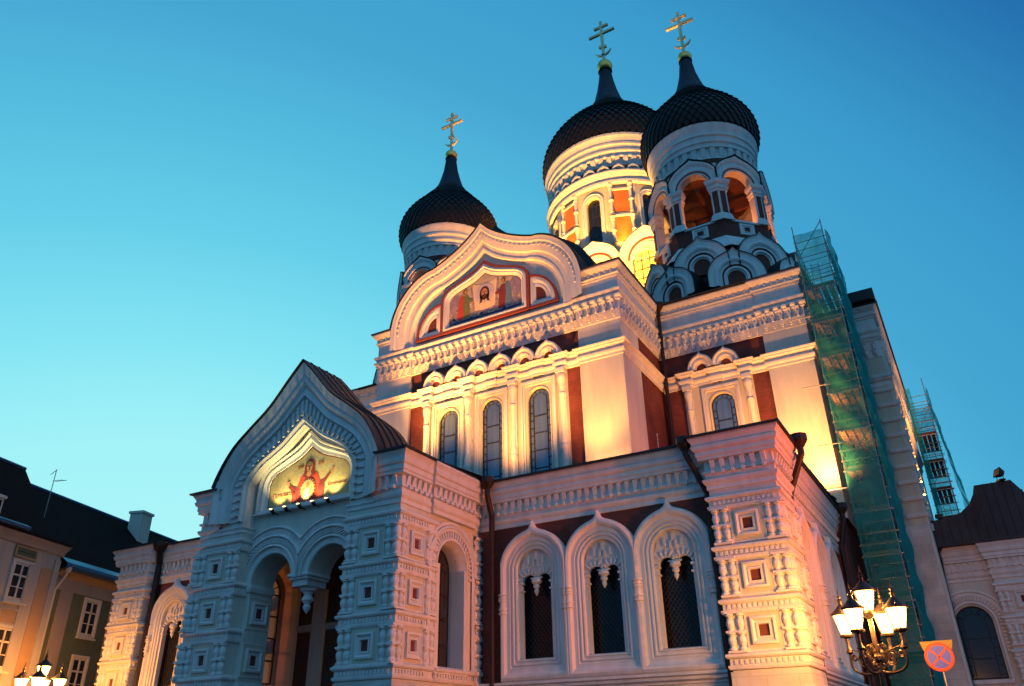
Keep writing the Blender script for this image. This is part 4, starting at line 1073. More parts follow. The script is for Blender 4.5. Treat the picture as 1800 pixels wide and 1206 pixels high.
def octa(ap): r = ap / cos(PI / 8); return [(r * sin((k + .5) * PI / 4), -r * cos((k + .5) * PI / 4)) for k in range(-1, 7)]
def bell_tower():
    # body in local coordinates (axis at the origin)
    b = MB('offwhite')
    for k in range(8):
        b.frame(**face(k * PI / 4, AP))
        b.wall(-HF, HF, 31.5, 36.2, [(0, 1.02, 31.6, 34.72)], .6, 'offwhite')
        b.box(-HF, HF, -.3, .0, 30.3, 31.5, 'redbrick')
        b.fill([(-HF, 0, 30.3), (HF, 0, 30.3), (4.75 * math.tan(PI / 8), .95, 28.9), (-4.75 * math.tan(PI / 8), .95, 28.9)], 'white')
        for q in (-1, 1): b.box(q * 1.30 - .19, q * 1.30 + .19, 0, .025, 32.15, 33.85, 'redbrick')
    b.frame()
    b.lathe(0, 0, [(.01, 31.4), (3.7, 31.4)], 8, 'darkhole', False, PI / 8, PI / 8 + 2 * PI)
    b.lathe(0, 0, [(.01, 36.1), (3.9, 36.1)], 8, 'wood', False, PI / 8, PI / 8 + 2 * PI)
    b.lathe(0, 0, [(5.0, 24.7), (4.9, 29.0)], 8, 'roofmetal', False, PI / 8, PI / 8 + 2 * PI)
    b.lathe(0, 0, [(3.3, 35.9), (3.35, 37.3)], 40, 'offwhite')
    root = build(b, 'bell_tower', CATH, (0, 0, 0))
    def sub(m, name, loc=(0, 0, 0), rz=0):
        o = link(m if isinstance(m, bpy.types.Mesh) else m.mesh(name), name, None, loc, rz); o.parent = root; return o
    m = MB('white')
    for k in range(8):
        a0, a1 = k * PI / 4, (k + 1) * PI / 4
        m.frame(**face(a0, AP)); A = m.P(1.0, 0, 0); Ai = m.P(1.0, -.55, 0); m.frame(**face(a1, AP)); B = m.P(-1.0, 0, 0); Bi = m.P(-1.0, -.55, 0); m.frame()
        c = octa(AP)[(k + 1) % 8]
        p = [Ai[:2], A[:2], c, B[:2], Bi[:2]]
        m.run(p, [(0, 33.85), (.06, 33.88), (.06, 34.02), (.14, 34.10), (.14, 34.2), (.08, 34.24), (.10, 34.36), (.20, 34.46), (.24, 34.58), (.24, 34.74), (.14, 34.78), (0, 34.86)], 'white')
        m.run(p, [(0.18, 31.5), (.18, 31.62), (.13, 31.66), (.13, 31.8), (.09, 31.84), (.09, 31.98), (.04, 32.02), (0, 32.12)], 'white')
        m.frame(**face(a0, AP))
        m.box(-1.02, 1.02, -.3, .1, 31.44, 31.58)
        for q in (-1, 1): m.loft([[(q * 1.05, .0, 32.12), (q * 1.05, .06, 32.12), (q * 1.13, .06, 32.12), (q * 1.13, 0, 32.12)], [(q * 1.05, 0, 33.86), (q * 1.05, .06, 33.86), (q * 1.13, .06, 33.86), (q * 1.13, 0, 33.86)]], 'white')
        q_ = lambda h, d, z=30.93: [(-h, d, z - h * .8), (h, d, z - h * .8), (h, d, z + h * .8), (-h, d, z + h * .8)]
        m.loft([q_(.52, .0), q_(.52, .1), q_(.38, .1), q_(.36, .05), q_(.3, .05), q_(.28, .09), q_(.22, .09), q_(.21, .02)], 'white', closed=True)
        m.fill(q_(.22, .022), 'redbrick')
        # arch order and pointed gable above it
        Kf = [(1.02, 0, 0, 0), (1.04, .05, 0, 0), (1.14, .05, 0, 0)]
        m.loft([kok(w, 34.72, 34.72, 0, d) for w, d, t, _ in Kf], 'white', True)
        m.loft([kok(w, 34.72, 34.72, 0, d) for w, d in ((1.14, .05), (1.15, .09), (1.24, .09))], 'redtrim', True)
        cl = HF + .03
        def kc(w, t, d, zs=34.72, r=None): return [(max(-cl, min(cl, u)), dd, z) for u, dd, z in kok(w, zs, zs, t, d, k=6, rise=r)]
        m.loft([kc(1.24, 0, .09), kc(1.30, 0, .13), kc(1.38, .02, .13), kc(1.42, .05, .06), kc(1.62, .14, .06), kc(1.66, .16, .14, r=1.72), kc(1.74, .22, .20, r=1.82), kc(1.80, .26, .20, r=1.92), kc(1.80, .28, .14, r=1.96)], 'white', True)
        m.loft([kc(1.80, .28, .14, r=1.96), kc(1.86, .32, .24, r=2.06), kc(1.86, .32, -.5, r=2.06)], 'roofmetal')
    sub(m, 'arcade_moulding')
    m = MB('white')
    m.lathe(0, 0, [(3.55, 36.7), (3.55, 36.98)], 48, 'redbrick')
    m.lathe(0, 0, [(3.55, 36.98), (3.62, 37.0), (3.62, 37.12), (3.5, 37.16), (3.5, 37.9), (3.70, 37.95), (3.70, 38.05), (3.62, 38.1), (3.66, 38.3), (3.76, 38.4), (3.76, 38.55), (3.70, 38.6), (3.74, 38.85), (3.84, 38.95), (3.84, 39.1), (3.80, 39.14), (3.86, 39.5), (3.98, 39.7), (3.98, 39.92), (3.8, 39.95)], 64, 'white', False)
    c = [(3.5 * cos(2 * PI * i / 36), 3.5 * sin(2 * PI * i / 36)) for i in range(37)]
    for (x0, y0), (x1, y1) in zip(c, c[1:]): m.teeth([(x0, y0), (x1, y1)], .6, .34, .0, .22, 37.22, 37.86, 'white', margin=0, shape='corbel')
    sub(m, 'drum_cornice')
    sub(onion([(3.95, 39.9), (4.22, 40.8), (4.22, 41.7), (3.93, 42.6), (3.36, 43.5), (2.70, 44.3), (2.18, 45.0), (1.62, 45.7), (1.20, 46.45)], 22, 48, 1.2), 'onion_dome')
    sub(spire([(1.26, 46.35), (1.08, 46.8), (.88, 47.5), (.64, 48.5), (.46, 49.9), (.54, 49.95), (.2, 50.02)], 0, 0), 'spire')
    m = MB('gold'); m.lathe(0, 0, [(.56 * sin(PI * i / 14) + .001, 50.42 - .52 * cos(PI * i / 14)) for i in range(15)], 24, 'gold'); m.lathe(0, 0, [(.14, 50.9), (.08, 51.1)], 12, 'gold'); sub(m, 'gilded_ball')
    sub(cross_mesh(4.7), 'cross', (0, 0, 50.95))
    km = kok_gable(1.72).mesh('kokoshnik')
    for k in range(8):
        a = k * PI / 4; sub(km, 'kokoshnik', (4.75 * sin(a), -4.75 * cos(a), 27.92), a)
        a = (k + .5) * PI / 4; sub(km, 'kokoshnik', (5.05 * sin(a), -5.05 * cos(a), 26.5), a)
    # bells and their beams
    m = MB('wood')
    m.box(-3.1, 3.1, -.12, .12, 34.55, 34.8, 'wood'); m.box(-.12, .12, -3.1, 3.1, 34.8, 35.05, 'wood')
    m.bar((-2.6, -2.2, 31.5), (1.6, 1.2, 34.7), .1, 'wood', 4); m.bar((2.6, -2.2, 31.5), (-1.6, 1.2, 34.7), .1, 'wood', 4); m.bar((-2.4, 2.2, 31.5), (-2.0, -1.8, 34.9), .08, 'wood', 4)
    sub(m, 'bell_frame')
    bm = MB('gold'); bm.lathe(0, 0, [(.001, .0), (.22, -.02), (.30, -.15), (.34, -.45), (.42, -.7), (.60, -.95), (.56, -.97), (.4, -.8)], 20, 'gold'); bm.bar((0, 0, 0), (0, 0, .25), .05, 'iron')
    bme = bm.mesh('bell')
    for x, y, s_ in ((-1.3, -.6, 1), (1.2, -.7, 1), (0, .9, 1.0)): sub(bme, 'bell', (x, y, 34.3))
    return root
BT = bell_tower()
BT2 = copy_tree(BT, CATH)
for r_, x in ((BT, -9.78), (BT2, -32.24)): r_.location = Vector((x, 46.0, 0)) - CATH.location

# --- central drum -----------------------------------------------------
CXX, CYY = -20.72, 57.6
b = MB('cream'); R6 = 6.45
n = 16
for k in range(8):
    a = k * PI / 4; ap = R6 * cos(PI / 16); hf = R6 * sin(PI / 16)
    b.frame(ap * sin(a), -ap * cos(a), 0, a); b.wall(-hf, hf, 37, 46.6, [(0, .62, 39.3, 43.7)], .5, 'cream')
    a += PI / 8; b.frame(ap * sin(a), -ap * cos(a), 0, a); b.box(-hf, hf, -.5, 0, 37, 46.6, 'cream')
b.frame(); b.lathe(0, 0, [(6.4, 46.5), (6.4, 48.5)], 48, 'offwhite'); b.lathe(0, 0, [(.1, 37.2), (6.2, 37.2)], 8, 'roofmetal')
DR = build(b, 'central_drum', CATH, (CXX, CYY, 0))
def sub(m, name, loc=(0, 0, 0), rz=0):
    o = link(m if isinstance(m, bpy.types.Mesh) else m.mesh(name), name, None, loc, rz); o.parent = DR; return o
for k in range(8):
    a = k * PI / 4
    m = MB('white').frame(**face(a, R6 * cos(PI / 16)))
    m.loft([kok(w, 43.7, 39.0, 0, d) for w, d in ((1.02, 0), (1.02, .12), (.94, .14), (.9, .06), (.80, .06), (.78, .10), (.66, .09), (.64, 0))], 'white', True)
    m.frame(**face(a, R6 * cos(PI / 16) - .3)); m.fill([(u, 0, z) for u, d, z in kok(.64, 43.7, 39.2, 0, 0)], 'glassdark')
    for u in (-.2, .2): m.box(u - .02, u + .02, 0, .03, 39.2, 44.1, 'leads')
    for z in (40.3, 41.4, 42.5, 43.6): m.box(-.62, .62, 0, .03, z, z + .04, 'leads')
    sub(m, 'drum_window')
    a += PI / 8
    m = MB('panelorange').frame(**face(a, R6 * cos(PI / 16)))
    m.box(-.66, .66, .0, .05, 39.2, 44.6, 'panelorange')
    m.box(-.8, .8, .05, .2, 41.75, 41.9, 'white'); m.box(-.74, .74, .05, .13, 41.9, 42.1, 'white')
    m.box(-.8, .8, .03, .16, 44.55, 44.75, 'white')
    sub(m, 'brick_panel')
    for q in (-1, 1):
        m = MB('white').frame(**face(a, R6 * cos(PI / 16)))
        P_ = m.P(q * .86, .14, 0); m.frame()
        for z0, z1 in ((39.0, 41.8), (41.9, 45.2)): colonnette(m, P_[0], P_[1], z0, z1, .15)
        sub(m, 'colonnette')
m = MB('white')
m.lathe(0, 0, [(6.45, 45.2), (6.72, 45.25), (6.74, 45.5), (6.62, 45.55), (6.62, 45.9), (6.78, 46.0), (6.82, 46.2), (6.9, 46.3), (6.9, 46.45), (6.45, 46.5)], 64, 'white', False)
m.lathe(0, 0, [(6.42, 46.9), (6.42, 47.25)], 48, 'redbrick')
m.lathe(0, 0, [(6.42, 47.25), (6.52, 47.3), (6.52, 47.4), (6.42, 47.45), (6.42, 48.15), (6.62, 48.2), (6.62, 48.35), (6.52, 48.4), (6.55, 48.7), (6.68, 48.8), (6.68, 49.0), (6.60, 49.05), (6.64, 49.4), (6.76, 49.5), (6.76, 49.7), (6.70, 49.75), (6.78, 50.2), (6.92, 50.4), (6.92, 50.65), (6.6, 50.7)], 72, 'white', False)
c = [(6.45 * cos(2 * PI * i / 56), 6.45 * sin(2 * PI * i / 56)) for i in range(57)]
for (x0, y0), (x1, y1) in zip(c, c[1:]): m.teeth([(x0, y0), (x1, y1)], .72, .40, .0, .24, 47.5, 48.14, 'white', margin=0, shape='corbel')
for k in range(32):
    a = 2 * PI * k / 32; m.frame(6.5 * sin(a), -6.5 * cos(a), 0, a)
    m.loft([kok(w, 46.5, 46.5, t, d, n=10) for w, t, d in ((.58, .12, .0), (.58, .12, .30), (.42, .05, .30), (.38, 0, .12), (.3, 0, .12))], 'white', True); m.fill([(u, .13, z) for u, d, z in kok(.3, 46.5, 46.5, 0, 0, n=10)], 'darkhole')
m.frame(); sub(m, 'drum_cornice')
sub(onion([(6.80, 50.6), (6.98, 52.0), (6.74, 53.4), (6.08, 54.8), (5.02, 56.2), (3.80, 57.5), (2.75, 58.7), (1.95, 59.8), (1.55, 60.6)], 28, 64, 1.6), 'onion_dome')
sub(spire([(1.60, 60.5), (1.36, 61.2), (1.06, 62.4), (.80, 63.8), (.60, 65.3), (.76, 65.4), (.2, 65.5)], 0, 0), 'spire')
m = MB('gold'); m.lathe(0, 0, [(.82 * sin(PI * i / 14) + .001, 66.15 - .80 * cos(PI * i / 14)) for i in range(15)], 24, 'gold'); m.lathe(0, 0, [(.2, 66.9), (.1, 67.1)], 12, 'gold'); sub(m, 'gilded_ball')
sub(cross_mesh(6.1), 'cross', (0, 0, 66.95))
# square base with wavy gables and tall lit windows
HB = 6.75
m = MB('cream')
for k in range(4):
    a = k * PI / 2; m.frame(**face(a, HB))
    m.wall(-HB, HB, 24, 37.6, [(-4.2, 1.0, 31.0, 36.3), (0, 1.0, 31.0, 36.3), (4.2, 1.0, 31.0, 36.3)], .5, 'cream')
m.frame(); m.wbox(-HB, HB, -HB, HB, 37.5, 37.62, 'roofmetal')
sub(m, 'drum_base')
km = MB('white'); cl = 2.25
def kc(w, t, d, r): return [(max(-cl, min(cl, u)), dd, z) for u, dd, z in kok(w, 36.5, 36.5, t, d, k=6, rise=r)]
km.loft([kc(1.05, 0, .0, 1.05), kc(1.06, 0, .10, 1.06), kc(1.25, 0, .10, 1.3), kc(1.28, 0, .04, 1.34), kc(1.5, 0, .04, 1.55)], 'white', True)
km.loft([kc(1.5, 0, .04, 1.55), kc(1.52, 0, .10, 1.57), kc(1.66, 0, .10, 1.72), kc(1.68, 0, .05, 1.74)], 'redtrim', True)
km.loft([kc(1.68, 0, .05, 1.74), kc(1.75, .05, .05, 1.80), kc(1.8, .08, .16, 1.9), kc(1.95, .15, .2, 2.05), kc(2.1, .2, .3, 2.2), kc(2.3, .28, .3, 2.38), kc(2.34, .3, .38, 2.45), kc(2.36, .3, .38, 2.5)], 'white', True)
km.loft([kc(2.36, .3, .40, 2.5), kc(2.40, .3, .42, 2.56), kc(2.40, .3, -1.0, 2.56)], 'roofmetal')
kme = km.mesh('kokoshnik')
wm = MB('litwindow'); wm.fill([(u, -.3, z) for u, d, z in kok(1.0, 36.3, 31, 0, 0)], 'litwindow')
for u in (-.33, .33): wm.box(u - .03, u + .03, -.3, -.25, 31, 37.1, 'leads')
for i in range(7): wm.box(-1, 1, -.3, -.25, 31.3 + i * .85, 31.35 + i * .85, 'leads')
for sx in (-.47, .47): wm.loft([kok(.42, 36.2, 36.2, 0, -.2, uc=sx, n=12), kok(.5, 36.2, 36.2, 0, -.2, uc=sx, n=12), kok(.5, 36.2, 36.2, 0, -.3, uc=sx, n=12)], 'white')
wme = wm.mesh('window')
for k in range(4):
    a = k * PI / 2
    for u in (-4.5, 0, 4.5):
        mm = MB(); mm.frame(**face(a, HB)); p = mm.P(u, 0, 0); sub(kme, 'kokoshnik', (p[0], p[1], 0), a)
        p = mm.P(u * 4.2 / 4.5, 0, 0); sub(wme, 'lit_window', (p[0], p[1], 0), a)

# ================================================================== low side porch on the right
AY = 48.3
m = MB('offwhite').frame(0, AY, 0)
m.box(-1.35, 12, -1.0, -.5, 10.5, 10.74, 'offwhite'); m.wall(-1.35, 12, 3.4, 10.74, [(-.45, .86, 4.3, 6.95)], .5, 'offwhite'); m.box(-1.35, 12, -.5, .05, 0, 3.4, 'ashlar')
m.box(.95, 12, 0, .30, 3.4, 10.7, 'offwhite')
m.frame(); m.wbox(11.5, 12, AY, 64, 0, 10.7); m.wbox(-1.35, 12, 63.5, 64, 0, 10.7)
part(m, 'annex_wall')
m = MB('white')
p = [(-1.35, AY), (.95, AY), (.95, AY - .3), (12, AY - .3), (12, 64)]
cornice(m, p, .9); bands(m, [(.95, AY), (.95, AY - .3), (12, AY - .3)])
m.frame(0, AY, 0)
m.loft([kok(w, 6.95, 4.2, 0, d, uc=-.45) for w, d in ((1.65, .0), (1.65, .08), (1.55, .12), (1.5, .05), (1.35, .05))], 'white', True)
m.loft([kok(w, 6.95, 4.2, 0, d, uc=-.45) for w, d in ((1.1, .04), (1.08, .10), (.98, .10), (.9, 0), (.86, -.2))], 'white', True)
edge_dentils(m, kok(1.35, 6.95, 5.5, 0, 0, uc=-.45), kok(1.12, 6.95, 5.5, 0, 0, uc=-.45), .17, .02, .09, .5)
m.box(-1.5, .6, 0, .12, 4.1, 4.25)
m.frame(); part(m, 'annex_cornice')
arched_pane(-.45, AY, .86, 4.35, 6.95, pane='glassdark', depth=.4)
for zc in (7.9, 6.35, 4.8):
    nichepost(2.05, AY - .3, 0, zc); nichepost(4.6, AY - .3, 0, zc, 0, .86)
m = MB('roofrust')
pr = [(-1.5, 12.35), (-.3, 12.4), (.35, 12.62), (.85, 13.0), (1.15, 13.5), (1.3, 13.95), (3.05, 13.98), (4.1, 12.2), (4.6, 10.9)]
m.loft([[(x, AY - .55, 10.8) for x, z in pr], [(x, AY - .35, 10.86) for x, z in pr], [(x, AY + .2, z) for x, z in pr], [(x, AY + 3, z) for x, z in pr]] if False else [[m.P(x, -(y), z) for x, z in q] for q, y in ()] or [[(x, -(AY + 1.0), 10.72) for x, z in pr], [(x, -(AY - .75), 10.775) for x, z in pr], [(x, -(AY - .70), 10.92) for x, z in pr], [(x, -(AY + .1), z) for x, z in pr], [(x, -(AY + 12), z) for x, z in pr]], 'roofrust')
for i in range(12):
    x = -1.2 + i * .42; zt = interp(pr, 60); z = min(zt, key=lambda q: abs(q[0] - x))[1]
    m.bar((x, AY - .70, 10.95), (x, AY + .08, z + .01), .022, 'roofrust', 4)
m.wbox(4.5, 12.4, AY - .75, 64, 10.775, 10.95, 'roofrust')
part(m, 'annex_roof')
downpipe([(-1.25, AY - .5, 10.6), (-1.22, AY - .45, 10.1), (-1.30, AY - .16, 9.3), (-1.28, AY - .16, 0)], .10)
# red brick and white bits of the wall seen behind the scaffold foot
m = MB('offwhite'); m.wbox(-4.4, -1.35, 45.2, 45.72, 0, 11.5, 'ashlar'); part(m, 'link_wall')

# ================================================================== floodlights (real fixtures on the roofs)
def flood(x, y, z, target, label, power, ang, col=(1, .56, .20), s=1.0, group='floodlights on the roofs', vis=True):
    t = thing('floodlight', label, 'floodlight', (x, y, z), 0, group)
    v = (Vector(target) - Vector((x, y, z + .25))).normalized(); az = math.atan2(v.x, -v.y)
    m = MB('iron'); m.box(-.16 * s, .16 * s, -.1 * s, .1 * s, 0, .05 * s); m.bar((-.2 * s, 0, .03), (-.2 * s, 0, .3 * s), .02, 'iron', 6); m.bar((.2 * s, 0, .03), (.2 * s, 0, .3 * s), .02, 'iron', 6); m.bar((-.2 * s, 0, .04), (.2 * s, 0, .04), .02, 'iron', 6)
    o = build(m, 'bracket', t, (x, y, z), az)
    h = MB('iron'); p = Vector((0, 0, .3 * s)); w = Vector((0, -math.hypot(v.x, v.y), v.z)); up = Vector((0, w.z, -w.y)); rt = Vector((1, 0, 0))
    def V(a, b_, c): q = p + rt * a * s + up * b_ * s + w * c * s; return (q.x, q.y, q.z)
    h.add([V(-.12, -.08, -.14), V(.12, -.08, -.14), V(.12, .08, -.14), V(-.12, .08, -.14), V(-.2, -.15, .08), V(.2, -.15, .08), V(.2, .15, .08), V(-.2, .15, .08)], [(0, 1, 2, 3), (0, 1, 5, 4), (1, 2, 6, 5), (2, 3, 7, 6), (3, 0, 4, 7)])
    hd = build(h, 'lamp_head', t, (x, y, z), az)
    g_ = MB('floodglass' if power else 'glassdark'); g_.add([V(-.18, -.13, .075), V(.18, -.13, .075), V(.18, .13, .075), V(-.18, .13, .075)], [(0, 1, 2, 3)])
    gg = link(g_.mesh('lens'), 'lens', None, (0, 0, 0), 0); gg.parent = hd
    if power: spot(tuple(Vector((x, y, z + .3 * s)) + v * .2), target, power, ang, col, .3)
L1 = (1, .37, .075)
flood(-13.75, 32.6, 11.45, (-13.75, 34.6, 18.5), 'floodlight on the low roof at the foot of the right pilaster', 1500 * KF, 80, L1)
flood(-13.9, 30.9, 11.30, (-14.6, 33.4, 24.0), 'floodlight on the low roof aimed up at the right shoulder of the tall gable', 6500 * KF, 70, L1)
flood(-24.5, 30.4, 11.30, (-22.6, 33.4, 28.0), 'floodlight on the porch roof aimed at the upper icon', 26000 * KF, 52, L1)
flood(-18.2, 29.6, 11.25, (-19.5, 33.4, 25.0), 'floodlight on the porch roof aimed at the middle of the tall gable', 9000 * KF, 85, L1)
flood(-27.1, 31.6, 11.30, (-27.2, 33.5, 22.5), 'floodlight on the low roof below the left pilaster', 4000 * KF, 100, L1)
flood(-5.1, 38.0, 11.30, (-5.1, 39.9, 16.5), 'floodlight on the wing roof at the foot of the right corner wall', 2600 * KF, 85, L1)
flood(-6.9, 36.0, 11.30, (-7.5, 39.3, 23.0), 'floodlight on the wing roof aimed up at the right upper cornice', 4600 * KF, 95, L1)
flood(-6.6, 33.2, 11.25, (-12.6, 36.2, 20), 'floodlight on the wing roof aimed at the flank of the tall block', 1000 * KF, 95, (1, .20, .04))
for x, y, tx, ty, p, lb in ((-13.2, 48.2, -19.0, 53, 6000, 'floodlight on the main roof between the right and the central dome'), (-27.0, 46.5, -23.0, 52, 6000, 'floodlight on the main roof behind the tall gable, left of the central drum'), (-19.8, 43.5, -20.2, 51.3, 12000, 'floodlight on the main roof straight in front of the central drum')):
    flood(x, y, 25.0, (tx, ty, 45.0), lb, p * KD * 1.5, 75, (1, .42, .07), 1.6)
flood(-17.0, 49.3, 25.0, (-17.6, 52.2, 37.5), 'floodlight close under the lit gables of the drum base', 1800 * KD, 75, (1, .55, .2), 1.4)
flood(-18.5, 44.0, 25.0, (-10.5, 46, 37), 'floodlight on the main roof aimed at the inner side of the right bell tower', 500 * KD, 50, L1, 1.2)
flood(-24.5, 42.0, 25.0, (-31.5, 45, 38), 'floodlight on the main roof aimed at the inner side of the left bell tower', 4500 * KD, 60, L1, 1.2)
flood(-.6, 50.5, 12.45, (-1.36, 55.5, 20), 'floodlight on the annex roof aimed along the transept wall', 9000 * KF, 42, L1, 1.2)
flood(-.75, 49.3, 12.45, (-1.36, 51.8, 22), 'floodlight on the annex roof close to the transept corner', 3500 * KF, 95, L1, 1.0)
flood(2.62, AY + .1, 13.98, (-6, 44, 18), 'dark floodlight standing on top of the rust red annex roof', 0, 60, L1, 1.5)
for az_, lb in ((-67.5, 'floodlight on the drum base at its far left corner'), (-22.5, 'floodlight on the drum base left of the middle gable'), (22.5, 'floodlight on the drum base right of the middle gable'), (67.5, 'floodlight on the drum base towards the right bell tower')):
    sa, ca = sin(rad(az_)), -cos(rad(az_)); flood(CXX + 7.25 * sa, CYY + 7.25 * ca, 37.65, (CXX + 6.7 * sa, CYY + 6.7 * ca, 43.5), lb, 1900 * KD, 120, (1, .42, .06), 1.0)
flood(-4.75, 38.0, 11.3, (-3.0, 41.0, 19), 'floodlight on the wing roof beside the scaffold foot', 2600 * KF, 75, (1, .36, .10))
# tall floodlight pole added out of view to warm the walls facing right
t = thing('added_floodlight_pole', 'unseen steel floodlight pole added right of the church square', 'floodlight', (8.5, 22.3, 0))
m = MB('steel'); m.bar((0, 0, 0), (0, 0, 7), .09, 'steel', 10, w2=.06); build(m, 'post', t, (8.5, 22.3, 0))
m = MB('iron'); m.box(-.3, .3, -.2, .2, 6.9, 7.3, 'iron'); m.box(-.32, -.3, -.17, .17, 6.93, 7.27, 'floodglass'); build(m, 'lamp_head', t, (8.5, 22.3, 0))
spot((8.0, 22.3, 7.1), (-14, 25.5, 11.5), 16000 * KP, 75, (1, .15, .02), .3)
spot((8.4, 22.6, 7.35), (2, 48, 6), 2600 * KP, 50, (1, .16, .03), .3)  # second beam added to warm the annex front
# lamps in the belfries
for x in (-9.66, -32.24):
    point((x + 1.7, 45.0, 31.9), 110 * KD, (1, .26, .05), .1)

# ================================================================== street lamps
def lantern(z0=0.0):
    """six-sided tapering glass lantern, base at z0"""
    g_ = MB('lampglass'); r0, r1, h = .145, .27, .46
    g_.lathe(0, 0, [(r0, z0 + .06), (r1, z0 + .06 + h)], 6, 'lampglass', False)
    f = MB('iron')
    for k in range(6):
        a = PI / 3 * k; f.bar((r0 * cos(a), r0 * sin(a), z0 + .05), (r1 * cos(a), r1 * sin(a), z0 + .06 + h), .012, 'iron', 4)
    f.lathe(0, 0, [(.05, z0 - .03), (.16, z0), (.17, z0 + .04), (.15, z0 + .065), (.02, z0 + .065)], 12, 'iron')
    f.lathe(0, 0, [(.28, z0 + .51), (.30, z0 + .53), (.30, z0 + .555), (.24, z0 + .60), (.15, z0 + .68), (.10, z0 + .74), (.05, z0 + .78), (.045, z0 + .86), (.075, z0 + .88), (.03, z0 + .92), (.045, z0 + .97), (.02, z0 + 1.0), (.012, z0 + 1.12), (.001, z0 + 1.18)], 12, 'iron')
    for k in range(6):
        a = PI / 3 * k; f.bar((.29 * cos(a), .29 * sin(a), z0 + .54), (.31 * cos(a), .31 * sin(a), z0 + .64), .014, 'iron', 4, w2=.003)
    return g_, f
def street_lamp(x, y, rz, label, power, zl=3.95):
    t = thing('street_lamp', label, 'street lamp', (x, y, 0), rz, 'five-armed street lamps')
    m = MB('iron')
    m.lathe(0, 0, [(.34, 0), (.34, .12), (.24, .2), (.22, .55), (.26, .6), (.16, .7), (.12, 1.0), (.10, 1.05), (.085, 2.4), (.12, 2.45), (.12, 2.55), (.07, 2.62), (.06, 3.3), (.10, 3.36), (.10, 3.44), (.06, 3.5), (.05, 4.35)], 16, 'iron')
    build(m, 'post', t, (x, y, 0))
    R_ = .70
    gm, fm = lantern(0); gme = gm.mesh('lantern_glass'); fme = fm.mesh('lantern_frame')
    def lan(lx, ly, lz):
        o = link(fme, 'lantern', None, (lx, ly, lz)); o.parent = t
        q = link(gme, 'lantern_glass', None, (0, 0, 0)); q.parent = o
        q = Matrix.Rotation(rz, 3, 'Z') @ Vector((lx, ly, 0)); point((x + q.x, y + q.y, lz + .33), power, (1, .36, .06), .12)
    for k in range(4):
        a = k * PI / 2; ca, sa = cos(a), sin(a)
        m = MB('iron')
        pts = [(0, 3.12), (.2, 3.06), (.45, 3.08), (.62, 3.16), (.70, 3.30), (.70, zl - .38)]
        pts = smooth_tab(pts, 4)
        for (r0, z0), (r1, z1) in zip(pts, pts[1:]): m.bar((r0, 0, z0), (r1, 0, z1), .032, 'iron', 8)
        m.lathe(.70, 0, [(.03, zl - .40), (.10, zl - .36), (.06, zl - .30), (.035, zl - .2), (.05, zl - .03)], 10, 'iron')
        # scrollwork
        for cx_, cz_, r_, tn in ((.34, 3.40, .17, 1.6), (.60, 3.46, .07, 1.4), (.16, 3.62, .10, 1.3), (.10, 3.22, .06, 1.3)):
            q = [(cx_ + r_ * (1 - .6 * i / 24) * cos(2 * PI * tn * i / 24), cz_ + r_ * (1 - .6 * i / 24) * sin(2 * PI * tn * i / 24)) for i in range(25)]
            for (r0, z0), (r1, z1) in zip(q, q[1:]): m.bar((r0, 0, z0), (r1, 0, z1), .016, 'iron', 5)
            q = [(cx_ + r_ * cos(2 * PI * i / 16), cz_ + r_ * sin(2 * PI * i / 16)) for i in range(17)]
            for (r0, z0), (r1, z1) in zip(q, q[1:]): m.bar((r0, 0, z0), (r1, 0, z1), .013, 'iron', 5)
        m.bar((.05, 0, 3.5), (.68, 0, zl - .30), .014, 'iron', 5)
        o = link(m.mesh('arm'), 'arm', None, (0, 0, 0), a); o.parent = t
        lan(.70 * ca, .70 * sa, zl)
    m = MB('iron'); m.lathe(0, 0, [(.05, 4.3), (.12, 4.36), (.05, 4.46)], 10, 'iron')
    o = link(m.mesh('lantern_holder'), 'lantern_holder', None, (0, 0, 0)); o.parent = t
    lan(0, 0, 4.44)
    return t
street_lamp(LXR[0], LXR[1], rad(-22), 'five-armed iron street lamp with glowing lanterns beside the right corner pier', PL * 1.0)
street_lamp(LXL[0], LXL[1], rad(-40), 'five-armed iron street lamp glowing low in front of the green house', PL * 1.0)

# ================================================================== no stopping sign
sx, sy, sz = -1.31, 25.97, 3.68
t = thing('road_sign', 'round blue and red no stopping sign on a thin post', 'road sign', (sx, sy, 0))
az = math.atan2(-sx, sy) * -1
aim = math.atan2(0 - sx, sy - 0)
m = MB('steel'); m.bar((0, .06, 0), (0, .06, sz + .42), .032, 'steel', 10); build(m, 'post', t, (sx, sy, 0), -.1)
m = MB('signred'); r = .37
m.lathe(0, 0, [(.001, .012), (r, .012), (r + .008, .004), (r, -.004), (.001, -.004)], 40, 'signred', False)
m.lathe(0, 0, [(.001, .016), (r * .80, .016)], 40, 'signblue', False)
for a in (PI / 4, -PI / 4):
    c_, s_ = cos(a), sin(a); w, l = .026, r * .84
    m.add([(c_ * l - s_ * w, s_ * l + c_ * w, .020), (-c_ * l - s_ * w, -s_ * l + c_ * w, .020), (-c_ * l + s_ * w, -s_ * l - c_ * w, .020), (c_ * l + s_ * w, s_ * l - c_ * w, .020)], [(0, 1, 2, 3)], 'signred')
me = m.mesh('sign_plate'); me.transform(Matrix.Rotation(PI / 2, 4, 'X'))
link(me, 'sign_plate', t, (sx, sy, sz), -.1)
m = MB('signback'); P_ = [(-.42, .42), (.42, .42), (.36, .18), (.02, -.02), (-.02, -.02), (-.36, .18)]
m.prism(P_, -.03, -.015, 'signback'); build(m, 'back_plate', t, (sx, sy, sz), -.1)

